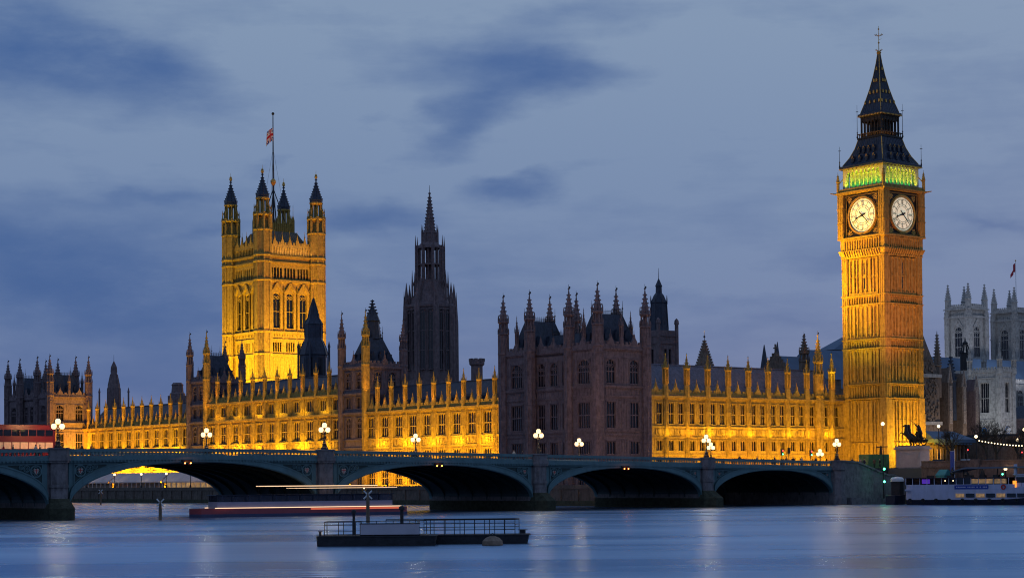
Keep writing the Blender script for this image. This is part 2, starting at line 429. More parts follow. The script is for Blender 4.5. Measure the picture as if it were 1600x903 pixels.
def parapet(mb, F, x0, x1, z, h=1.1, y=-.15, gable=None, t=.35):
    s = mb.M; mb.M = F
    mb.box(x0, x1, y, y+t, z, z+h*.6)
    n = max(1, int((x1-x0)/1.0)); st = (x1-x0)/n
    for i in range(n): mb.box(x0+st*i+.18*st, x0+st*i+.72*st, y, y+t, z+h*.6, z+h)
    for gx in gable or []:
        mb.extr([(gx-.8, z+h*.5), (gx+.8, z+h*.5), (gx+.55, z+h*1.15), (gx+.2, z+h*1.6), (gx, z+h*2.3), (gx-.2, z+h*1.6), (gx-.55, z+h*1.15)], y-.06, y+t+.03)
        mb.tube((gx, y+.15, z+h*2.2), (gx, y+.15, z+h*3.0), .07, .04, 4)
    mb.M = s
def string(parent, F, x0, x1, z, h=.3, pr=.3, m=STONE, ret=0.0):
    mb = MB(); mb.use(m); mb.M = F
    mb.box(x0-ret, x1+ret, -pr, .05, z, z+h); mb.box(x0-ret, x1+ret, -pr*.6, .05, z-h*.6, z)
    return part('string_course', mb, parent)
def panelling(mb, x0, x1, z0, z1, n, y=-.07, d=.09, arch=True):
    st = (x1-x0)/n
    for i in range(n+1): mb.box(x0+st*i-.06, x0+st*i+.06, y, y+d, z0, z1)
    if arch:
        for i in range(n):
            xa = x0+st*i; q = st
            mb.extr([(xa, z1), (xa+q/2, z1), (xa+q*.2, z1-q*.25), (xa, z1-q*.6)], y, y+d); mb.extr([(xa+q/2, z1), (xa+q, z1), (xa+q, z1-q*.6), (xa+q*.8, z1-q*.25)], y, y+d)
def mansard(parent, x0, x1, y0, y1, z0, z1, inset, m=ROOFI, crest=True):
    mb = MB(); mb.use(m)
    mb.frustum(x0, x1, y0, y1, z0, x0+inset, x1-inset, y0+inset, y1-inset, z1)
    for i in range(3):
        for s_, (yy0, sg) in enumerate(((y0, 1), (y1, -1))):
            t = .35; x = x0+(x1-x0)*(i+1)/4; y = yy0+sg*inset*t; z = z0+(z1-z0)*t
            mb.extr([(x-.45, z-.5), (x+.45, z-.5), (x+.45, z+.5), (x, z+1.3), (x-.45, z+.5)], y-.35, y+.35)
        y = y0+(y1-y0)*(i+1)/4
        for xx0, sg in ((x0, 1), (x1, -1)):
            x = xx0+sg*inset*.35; z = z0+(z1-z0)*.35
            mb.box(x-.35, x+.35, y-.4, y+.4, z-.5, z+.7)
    o = part('roof', mb, parent)
    if crest:
        c = MB(); c.use(IRON)
        X0, X1, Y0, Y1 = x0+inset, x1-inset, y0+inset, y1-inset
        for (ax_, ay, bx, by) in ((X0, Y0, X1, Y0), (X1, Y0, X1, Y1), (X1, Y1, X0, Y1), (X0, Y1, X0, Y0)):
            L = math.hypot(bx-ax_, by-ay); n = max(2, int(L/.45))
            c.tube((ax_, ay, z1+.1), (bx, by, z1+.1), .05, .05, 4); c.tube((ax_, ay, z1+.6), (bx, by, z1+.6), .04, .04, 4)
            for i in range(n+1):
                t = i/n; c.tube((ax_+(bx-ax_)*t, ay+(by-ay)*t, z1), (ax_+(bx-ax_)*t, ay+(by-ay)*t, z1+.95), .045, .02, 4)
        for (cx, cy) in ((X0, Y0), (X1, Y0), (X1, Y1), (X0, Y1)): c.tube((cx, cy, z1), (cx, cy, z1+2.6), .09, .02, 5); c.ball(cx, cy, z1+1.2, .16, 6)
        part('cresting', c, o)
    return o

# ------------------------------------------------------------------ lights
def area(name, u, v, z, lx, ly, d, power, col, axis=None, spread=160):
    l = D.lights.new(name, 'AREA'); l.shape = 'RECTANGLE'; l.size = lx; l.size_y = ly; l.energy = power; l.color = col; l.spread = radians(spread)
    o = D.objects.new(name, l); COL.objects.link(o)
    zl = -Vector(d).normalized(); xa = Vector(axis or (0, 1, 0)); xa = (xa - zl*xa.dot(zl)).normalized(); ya = zl.cross(xa)
    m = Matrix((xa, ya, zl)).transposed().to_4x4()
    mw = RZ(PHI) @ m; mw.translation = W(u, v, z); o.matrix_world = mw
    return o
def point(name, u, v, z, power, col, r=.25):
    l = D.lights.new(name, 'POINT'); l.energy = power; l.color = col; l.shadow_soft_size = r
    o = D.objects.new(name, l); COL.objects.link(o); o.location = W(u, v, z); return o
def spot(name, u, v, z, d, power, col, ang=60, r=.3, blend=.6):
    l = D.lights.new(name, 'SPOT'); l.energy = power; l.color = col; l.shadow_soft_size = r; l.spot_size = radians(ang); l.spot_blend = blend
    o = D.objects.new(name, l); COL.objects.link(o)
    mw = RZ(PHI) @ Vector(d).normalized().to_track_quat('-Z', 'Y').to_matrix().to_4x4(); mw.translation = W(u, v, z); o.matrix_world = mw
    return o
SOD = (1, .5, .012); YEL = (1, .74, .01); AMB = (1, .4, .025)
# ------------------------------------------------------------------ river and land
def water_mat():
    m = D.materials.new('river_water'); m.use_nodes = True; g = NG(m.node_tree); g.n.clear()
    tc = g.node('ShaderNodeTexCoord').outputs['Object']
    big = g.noise(g.mapping(tc, (.010, .055, 1)), 1.0, 6, .62)
    n1 = g.noise(g.mapping(tc, (.22, .9, 1)), 1.0, 4, .6); n2 = g.noise(g.mapping(tc, (1.2, 3.5, 1)), 1.0, 3, .55)
    h = g.math('ADD', g.math('MULTIPLY', n1, 1.0), g.math('MULTIPLY', n2, .35))
    bn = g.node('ShaderNodeBump'); bn.inputs['Strength'].default_value = .2; bn.inputs['Distance'].default_value = .1; g.put(bn.inputs['Height'], h)
    gl = g.node('ShaderNodeBsdfGlossy'); g.put(gl.inputs['Roughness'], g.ramp(big, [(.3, .225), (.7, .34)])); g.put(gl.inputs['Color'], g.mix(g.ramp(big, [(.35, 0.0), (.65, 1.0)]), (.37, .57, .87), (.55, .75, 1.0)))
    df = g.node('ShaderNodeBsdfDiffuse'); df.inputs['Color'].default_value = (.01, .05, .11, 1)
    fr = g.node('ShaderNodeLayerWeight'); fr.inputs['Blend'].default_value = .5
    mx = g.node('ShaderNodeMixShader'); g.put(mx.inputs[0], g.math('MINIMUM', g.math('MAXIMUM', fr.outputs['Fresnel'], .08), .86))
    g.l.new(df.outputs[0], mx.inputs[1]); g.l.new(gl.outputs[0], mx.inputs[2])
    for s in (gl, df): g.l.new(bn.outputs[0], s.inputs['Normal'])
    o = g.node('ShaderNodeOutputMaterial'); g.l.new(mx.outputs[0], o.inputs[0]); return m
mb = MB(); mb.quad((-3000, -1500, 0), (3000, -1500, 0), (3000, 5000, 0), (-3000, 5000, 0))
wat = D.objects.new('river_water', mb.mesh('river_water')); wat.data.materials.append(water_mat()); COL.objects.link(wat); wat['kind'] = 'structure'
mb = MB(); mb.use(EARTH).box(-13.5, 3000, 26.5, 3000, -2, 4.6); structure('town_ground', mb, EARTH)
mb = MB(); mb.use(EARTH).box(18, 3000, -900, 26.4, -2, 6.2); structure('embankment_ground', mb, EARTH)
mb = MB(); mb.use(ASPH).box(0.6, 400, 4.0, 22, 5.4, 6.3); structure('road', mb, ASPH)
mb = MB(); mb.use(PAVE); mb.box(0.6, 400, 22.01, 26.2, 5.4, 6.43); mb.box(30, 400, .2, 3.99, 5.4, 6.43); structure('pavement', mb, PAVE)
mb = MB(); mb.use(PAVE).box(-26, -13.51, 62.5, 262.5, -2, 2.75); structure('terrace_pavement', mb, PAVE)
mb = MB(); mb.use(EARTH).box(-17.9, 0, 27, 60, -2, 4.5); structure('green_lawn', mb, mat('night_lawn', (.04, .07, .03), .95))

# river wall of the terrace
t = thing('river_wall', 'long dark river wall below the terrace, seen under the bridge arches', 'wall', -26, 27, 0)
mb = MB(); mb.use(WALLD); mb.M = FE(-.6, 300)
mb.box(0, 300, 0, 1.0, -2, 3.0)
for i in range(61): mb.box(i*4.9, i*4.9+.9, -.22, 0, -2, 2.9)
part('wall', mb, t)
mb = MB(); mb.use(WALLD); mb.M = FE(-.6, 300); mb.box(0, 300, -.18, 1.1, 3.0, 3.25); mb.box(0, 300, 0, .35, 3.25, 3.75); part('coping', mb, t)
mb = MB(); mb.use(WEED); mb.M = FE(-.6, 300); mb.box(0, 300, -.28, 0, -2, .9); part('tide_line', mb, t)

# ------------------------------------------------------------------ the bridge
def ztop(u): return 9.13 - .00402*abs(-u-125)**1.25
br = thing('arched_bridge', 'low green iron bridge of wide flat arches on grey stone piers across the river', 'bridge', 0, 0, 0)
PIERS = [-30.6, -65.5, -103.7, -143.5, -181.7]
EDGE = [1.4] + PIERS
SPR = 1.7
def arch_z(u, a, b, zc):
    c = (a+b)/2; h = (b-a)/2; q = min(1, abs(u-c)/h); return SPR + (zc-SPR)*sqrt(max(0, 1-q**2.15))
crowns = [5.95, 6.4, 6.85, 7.3, 7.1]
for i, zc in enumerate(crowns):
    b = EDGE[i]-1.45; a = EDGE[i+1]+1.45
    if i == 0: b = EDGE[0]-2.6
    n = 40; us = [a+(b-a)*(.5-.5*cos(pi*k/n)) for k in range(n+1)]
    ins = [(u, arch_z(u, a, b, zc)) for u in us]
    c = (a+b)/2; hw = (b-a)/2
    rib_t = lambda u: .72 + .55*(abs(u-c)/hw)**2
    ext = [(u + (1 if u > c else -1)*0.0, z+rib_t(u)) for u, z in ins]
    for side, vy in (('near', 0.0), ('far', 26.0)):
        d = -1 if side == 'near' else 1
        mb = MB(); mb.use(GREEN)                         # spandrel plate
        for k in range(n):
            (u0, z0), (u1, z1) = ins[k], ins[k+1]
            y0, y1 = sorted((vy, vy-d*.4))
            mb.add([(u0, y0, z0), (u1, y0, z1), (u1, y0, ztop(u1)-1.5), (u0, y0, ztop(u0)-1.5), (u0, y1, z0), (u1, y1, z1), (u1, y1, ztop(u1)-1.5), (u0, y1, ztop(u0)-1.5)], [(0, 1, 2, 3), (7, 6, 5, 4), (0, 4, 5, 1)])
        sp = part('spandrel', mb, br)
        mb = MB(); mb.use(GREEN)                         # face rib, two steps
        for (e0, e1, pr) in ((0, 1, .34), (.12, .3, .42), (.86, 1.0, .42)):
            for k in range(n):
                P_ = []
                for (u, z) in (ins[k], ins[k+1]):
                    P_.append((u, z+rib_t(u)*e0)); P_.append((u, z+rib_t(u)*e1))
                (a0, a1, b0, b1) = (P_[0], P_[1], P_[2], P_[3]); ys = (vy+d*pr, vy)
                V8 = [(p[0], y, p[1]) for y in ys for p in (a0, b0, b1, a1)]
                mb.add(V8, [(0, 1, 2, 3), (0, 4, 5, 1), (3, 2, 6, 7)])
        part('arch_rib', mb, br)
        if side == 'near':
            for sgn in (-1, 1):                          # tracery towards each pier; a dark sheet gives the shade of its recesses
                e = a if sgn < 0 else b; s_ = -sgn
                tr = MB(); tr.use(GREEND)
                x0 = e+s_*.75; pts = []
                zt = lambda u: ztop(u)-2.0
                xs = [x0+s_*k*.5 for k in range(24)]
                bot = [(x, arch_z(x, a, b, zc)+rib_t(x)+.12) for x in xs]
                bot = [(x, z) for x, z in bot if z < zt(x)-.1]
                if len(bot) < 2: continue
                xe = bot[-1][0]
                poly = [(x0, zt(x0))] + bot + [(xe, zt(xe))]
                tr.extr(poly, -.015, .05)
                po = part('tracery_panel', tr, br)
                rg = MB(); rg.use(GREEN)
                x = x0
                while True:                              # circles shrink towards the crown
                    r = .2
                    while r < 1.3:
                        xc = x+s_*r
                        zb = arch_z(xc, a, b, zc)+rib_t(xc)+.12
                        if zt(xc)-2*r < zb+.0: break
                        r += .05
                    r -= .05
                    if r < .26 or abs(x-x0) > 8: break
                    r = min(r, .95); xc = x+s_*r; zcn = zt(xc)-r
                    rg.ring(xc, zcn, r, r*.82, -.16, -.01, 16)
                    for q in range(4): rg.ring(xc+r*.42*cos(q*pi/2), zcn+r*.42*sin(q*pi/2), r*.34, r*.24, -.12, -.01, 8)
                    if abs(x-x0) < .01:
                        sh = MB(); sh.use(STONEP); q = r*.5
                        sh.extr([(xc-q*.8, zcn+q*.8), (xc+q*.8, zcn+q*.8), (xc+q*.75, zcn-q*.1), (xc, zcn-q), (xc-q*.75, zcn-q*.1)], -.2, -.02)
                        sh.use(REDP); sh.box(xc-q*.12, xc+q*.12, -.22, -.19, zcn-q*.6, zcn+q*.75); sh.box(xc-q*.7, xc+q*.7, -.22, -.19, zcn+q*.15, zcn+q*.38)
                        part('shield', sh, po)
                        zl = zt(xc)-2*r; zb = arch_z(x0+s_*.4, a, b, zc)+rib_t(x0)+.1
                        while zl-zb > .5:
                            rr = min(.38, (zl-zb)/2); rg.ring(x0+s_*rr, zl-rr, rr, rr*.75, -.14, -.01, 12); zl -= 2*rr
                            if rr < .3: break
                    x = x+s_*2*r
                rg.box(min(x0, x0-s_*.14), max(x0, x0-s_*.14), -.14, .0, min(p[1] for p in bot)-.3, zt(x0)+.1)
                rg.add([(x0, -.14, zt(x0)), (xe, -.14, zt(xe)), (xe, -.14, zt(xe)+.14), (x0, -.14, zt(x0)+.14), (x0, 0, zt(x0)), (xe, 0, zt(xe)), (xe, 0, zt(xe)+.14), (x0, 0, zt(x0)+.14)], [(0, 1, 2, 3), (0, 4, 5, 1), (3, 2, 6, 7)])
                part('tracery', rg, po)
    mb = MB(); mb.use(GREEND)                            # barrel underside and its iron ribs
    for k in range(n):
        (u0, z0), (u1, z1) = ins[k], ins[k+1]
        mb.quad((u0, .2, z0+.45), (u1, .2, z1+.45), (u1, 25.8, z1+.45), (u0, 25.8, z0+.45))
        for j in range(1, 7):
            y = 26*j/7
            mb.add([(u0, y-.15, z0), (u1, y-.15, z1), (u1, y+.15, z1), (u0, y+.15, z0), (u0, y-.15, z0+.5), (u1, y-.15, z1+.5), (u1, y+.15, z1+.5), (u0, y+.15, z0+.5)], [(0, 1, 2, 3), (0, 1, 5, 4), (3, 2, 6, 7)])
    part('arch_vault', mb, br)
for k, u in enumerate(PIERS):
    zt = ztop(u)
    mb = MB(); mb.use(GRANITE)
    mb.box(u-1.45, u+1.45, .1, 25.9, -2, zt-1.5)
    hw, pr = 1.12, .95
    def shaft(h, p, z0, z1): mb.extrz([(u-h, .05), (u-h, -p*.45), (u-h*.55, -p), (u+h*.55, -p), (u+h, -p*.45), (u+h, .05)], z0, z1)
    shaft(hw, pr, 2.6, zt-1.75); shaft(hw*1.12, pr*1.15, 4.1, 4.45); shaft(hw*1.2, pr*1.2, zt-1.75, zt-1.5); shaft(hw*1.32, pr*1.3, zt-1.5, zt-1.05); shaft(hw*1.15, pr*1.15, zt-1.05, zt-.05); shaft(hw*1.28, pr*1.28, zt-.05, zt+.14)
    po = part('pier', mb, br)
    mb = MB(); mb.use(WEED)
    mb.extrz([(u-1.75, 26), (u-1.75, -1.2), (u-.8, -3.0), (u+.8, -3.0), (u+1.75, -1.2), (u+1.75, 26)], -2, 1.5)
    b0 = [(u-1.75, 0), (u-1.75, -1.2), (u-.8, -3.0), (u+.8, -3.0), (u+1.75, -1.2), (u+1.75, 0)]; t0 = [(u-1.2, 0), (u-1.2, -.6), (u-.6, -1.1), (u+.6, -1.1), (u+1.2, -.6), (u+1.2, 0)]
    mb.add([(x, y, 1.5) for x, y in b0]+[(x, y, 2.7) for x, y in t0], [(i, i+1, i+7, i+6) for i in range(5)]+[tuple(range(6, 12))])
    part('cutwater', mb, po)
# abutment turret
mb = MB(); mb.use(GRANITE)
zt = ztop(0)
mb.box(-1.2, 6, .1, 26, -2, zt-1.5)
for r, z0, z1 in ((1.35, -2, zt-1.5), (1.6, -2, 1.6), (1.6, zt-1.5, zt-1.05), (1.4, zt-1.05, zt), (1.6, zt-.02, zt+.18)): mb.lathe(0, -.35, [(r, z0), (r, z1)], 8)
part('abutment', mb, br)
# deck, road, footways, cornice, parapets follow the hump
N = 64; us = [-184 + (186)*i/N for i in range(N+1)]
def sweep(mb, y0, y1, dz0, dz1, u0=-184, u1=.4):
    U_ = [u for u in us if u0 <= u <= u1]
    if not U_ or U_[0] > u0: U_ = [u0]+U_
    if U_[-1] < u1: U_.append(u1)
    vs = []
    for u in U_: z = ztop(u); vs += [(u, y0, z+dz0), (u, y1, z+dz0), (u, y1, z+dz1), (u, y0, z+dz1)]
    fs = [(4*i+j, 4*i+4+j, 4*i+4+(j+1) % 4, 4*i+(j+1) % 4) for i in range(len(U_)-1) for j in range(4)] + [(0, 1, 2, 3), (len(vs)-4, len(vs)-1, len(vs)-2, len(vs)-3)]
    mb.add(vs, fs)
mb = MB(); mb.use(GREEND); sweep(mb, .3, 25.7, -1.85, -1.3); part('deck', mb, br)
mb = MB(); mb.use(ASPH); sweep(mb, 4.0, 22, -1.3, -1.2); ro_ = part('road_surface', mb, br)
mb = MB(); mb.use(LINE)
for yy_ in (8.5, 12.95, 17.5):
    u = -183
    while u < -1: sweep(mb, yy_, yy_+.12, -1.196, -1.19, u, u+2.2); u += 6
part('road_marking', mb, ro_)
for y0, y1 in ((.35, 4.0), (22, 25.65)):
    mb = MB(); mb.use(PAVE); sweep(mb, y0, y1, -1.3, -1.07); part('footway', mb, br)
for y0, y1, s_ in ((-.45, .35, -1), (25.65, 26.45, 1)):
    mb = MB(); mb.use(GREEN); sweep(mb, y0, y1, -1.5, -1.18); yo = y0 if s_ < 0 else y1-.12
    sweep(mb, y0+.15, y1-.15, -1.72, -1.5)
    if s_ < 0:
        u = -178
        while u < -.5:
            z = ztop(u); mb.box(u, u+.22, -.43, -.28, z-1.72, z-1.5); u += .5
    part('cornice', mb, br)
    segs = [-184]+PIERS[::-1]+[0]
    for a, b in zip([-184, *PIERS[::-1]], [*PIERS[::-1], 0.0]):
        if b-a < 3: continue
        mb = MB(); mb.use(GREEN); yc = (y0+y1)/2; a_, b_ = a+1.3, b-1.3
        sweep(mb, yc-.16, yc+.16, -1.18, -.84, a_, b_); sweep(mb, yc-.22, yc+.22, -.42, 0.0, a_, b_)
        u = a_; st = .54
        while u < b_-st:                       # row of pointed piercings: solid pieces taper upwards-down between them
            z = ztop(u)
            mb.extr([(u, z-.84), (u+.06, z-.84), (u+st*.30, z-.42), (u-st*.30+.06, z-.42)], yc-.08, yc+.08); u += st
        part('parapet', mb, br)
# orange navigation lights hung at the crowns
for u in (-125.5, -84.6, -48.6):
    z = ztop(u)-1.95; mb = MB(); mb.use(IRON); mb.box(u-.75, u+.75, -.62, -.45, z+.25, z+.45)
    for s_ in (-.42, .42): mb.lathe(u+s_, -.62, [(.2, z-.25), (.24, z-.2), (.24, z+.25)], 10)
    o = part('navigation_light', mb, br)
    mb = MB(); mb.use(ORANGE)
    for s_ in (-.42, .42): mb.ball(u+s_, -.72, z, .15, 10)
    part('lens', mb, o); point('navigation_glow', u, -1.2, z, 28, (1, .2, .03), .15)

# street lamps: three globes on a moulded iron post, standing on the parapet over each pier
def lamp_proto():
    t = thing('street_lamp', 'x', 'street lamp', 0, 0, 0)
    mb = MB(); mb.use(IRON); mb.smooth = False
    mb.lathe(0, 0, [(.5, 0), (.5, .25), (.38, .3), (.3, .7), (.34, .8), (.2, .95), (.13, 1.3), (.17, 1.4), (.1, 1.5), (.08, 2.3), (.16, 2.4), (.09, 2.5), (.07, 3.0)], 8)
    part('post', mb, t)
    mb = MB(); mb.use(IRON)
    for s_ in (-1, 1):
        mb.path([(0, 0, 2.35), (s_*.25, 0, 2.15), (s_*.5, 0, 2.2), (s_*.56, 0, 2.42)], .05, 5)
    part('bracket', mb, t)
    for x, z in ((0, 3.35), (-.56, 2.72), (.56, 2.72)):
        gm = MB(); gm.use(GLOBE); gm.ball(0, 0, 0, .35, 12, 1.15)
        o = part('globe', gm, t, M=T(x, 0, z))
        c = MB(); c.use(IRON); c.lathe(0, 0, [(.16, .3), (.2, .34), (.05, .5), (.02, .62)], 8); part('cap', c, o, M=T(x, 0, z)); c = MB(); c.use(IRON); c.lathe(0, 0, [(.1, -.42), (.16, -.34)], 8); part('collar', c, o, M=T(x, 0, z))
    return t
lp = lamp_proto()
near = ['over the leftmost pier, before the lit pavilion corner', 'over the second pier from the left, against the long golden river front', 'over the middle pier, before the dark north pavilion', 'over the second pier from the right, before the golden north front', 'over the right-hand abutment beside the green hoarding']
farl = ['on the far parapet, between the two leftmost piers', 'beyond the roadway, before the right end of the river front', 'beyond the roadway, before the corner of the dark north pavilion', 'beyond the roadway, overlapping a near lamp before the north front', 'beyond the roadway near the bridge end, left of the lamp over the abutment']
for i, (u, v) in enumerate([(-143.5, 0), (-103.7, 0), (-65.5, 0), (-30.6, 0), (0, -.3), (-107.8, 26), (-69.9, 26), (-35.7, 26), (-4.6, 26), (24.0, 26)]):
    o = lp if i == 0 else copy_tree(lp)
    zz = ztop(u)+(.14 if v < 1 else .0) if u < 5 else 6.4
    if i == 4: zz = ztop(0)+.18
    if i == 9: zz = 6.43
    o.location = W(u, v, zz)
    o['label'] = ('three-globe lamp standing ' + near[i]) if i < 5 else ('three-globe lamp ' + farl[i-5])
    o['group'] = 'three-globe iron lamps along the bridge'
    point('lamp_light', u, v, zz+3.3, 4200 if i < 5 else 3800, (1, .54, .22), .45)
# ------------------------------------------------------------------ palace: the four-storey river front
def pavilion(name, label, u0, v0, stone, zc=28.0, group=None):
    t = thing(name, label, 'palace pavilion', u0, v0, 2.8, group=group)
    LX, LY, TW = 11.4, 27.5, 8.0
    rows = [(3.6, 6.6), (9.2, 11.5), (13.9, 18.6), (21.9, 26.2)]
    strs = [7.9, 12.6, 13.3, 19.5, 21.2, zc]
    w_ = MB(); w_.use(stone)
    faces = [(FE(0, TW), TW, [TW/2], 3.3, 5), (FE(0, LY), TW, [TW/2], 3.3, 5), (FE(1.0, LY-TW), LY-2*TW, [2.1, 5.75, 9.4], 2.1, 3), (FN(0, 0), LX, [2.95, 8.6], 2.1, 3)]
    for F, L, cs, ww, n in faces:
        w_.M = F; wall(w_, L, 2, zc, [(c-ww/2, c+ww/2, a, b) for c in cs for a, b in rows])
        for a, b in rows:
            for c in cs: window(t, F, c, a, ww, b-a, n, [(b-a)*.5] if b-a > 3 else [], b > 20, stone)
        edges = [0.7]+sum([[c-ww/2-.25, c+ww/2+.25] for c in cs], [])+[L-.7]
        for i in range(0, len(edges), 2):
            q = edges[i+1]-edges[i]
            if q > .5:
                for a, b in rows: panelling(w_, edges[i], edges[i+1], a, b+.4, max(1, round(q/.6)))
        for c in cs:
            for za in (12.75, 19.7): 
                panelling(w_, c-ww/2-.2, c+ww/2+.2, za+.05, za+(.5 if za < 13 else 1.3), 4)
    w_.M = I4
    w_.quad((0, LY, 2), (LX, LY, 2), (LX, LY, zc), (0, LY, zc)); w_.quad((LX, 0, 2), (LX, LY, 2), (LX, LY, zc), (LX, 0, zc))
    w_.box(1, LX-.1, .6, LY-.2, zc-.6, zc-.1)
    w_.box(.0, 1.0, TW-.5, TW, 2, zc); w_.box(.0, 1.0, LY-TW, LY-TW+.5, 2, zc)
    part('wall', w_, t)
    for F, L, cs, ww, n in faces:
        for z in strs: string(t, F, 0, L, z, .34 if z > 20 else .24, .35 if z > 20 else .22, stone)
    for F, L, cs, ww, n in faces:
        pm = MB(); pm.use(stone); parapet(pm, F, .8, L-.8, zc+.34, 1.1, -.2, gable=cs if L < 12 else cs)
        part('parapet', pm, t)
    for (x, y) in ((0, 0), (0, TW), (0, LY-TW), (0, LY), (LX, 0), (LX, TW), (LX, LY-TW), (LX, LY)):
        tip = 40.2 if x == 0 or y == 0 else 40.6
        part('turret', turret_mesh(.98, 2 if x == 0 or y == 0 else zc-1, zc+.3, tip, stone, stone), t, M=T(x, y, 0))
    for (x, y) in ((0, TW/2), (0, LY-TW/2), (LX*.5, 0), (LX, TW/2)):
        part('pinnacle', pinnacle_mesh(.38, 3.4, 6.6, stone), t, M=T(x+(.1 if x == 0 else 0), y+(.1 if y == 0 else 0), zc+1))
    mansard(t, .9, LX-.9, .9, TW-.9, zc+.2, 34.6, 2.0); mansard(t, .9, LX-.9, LY-TW+.9, LY-.9, zc+.2, 34.6, 2.0)
    mansard(t, 2.4, LX-.3, TW+.2, LY-TW-.2, zc-.2, 31.6, 1.6)
    ch = MB(); ch.use(stone); ch.box(LX-1.7, LX-.4, 9, 11, zc-.4, 33.0); ch.box(LX-1.8, LX-.3, 8.9, 11.1, 32.5, 32.8); part('chimney', ch, t)
    return t
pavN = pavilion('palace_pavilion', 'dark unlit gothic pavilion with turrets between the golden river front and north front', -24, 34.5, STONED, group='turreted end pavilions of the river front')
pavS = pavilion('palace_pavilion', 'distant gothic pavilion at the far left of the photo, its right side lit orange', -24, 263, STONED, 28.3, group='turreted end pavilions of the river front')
# one lit window high in the dark pavilion
mb = MB(); mb.use(emis('lit_office_glass', (1, .6, .05), 1.6)); mb.box(.55, .75, -.6, .6, 23.6, 25.6)
part('lit_pane', mb, pavN, M=T(.82, 17.0, 0))

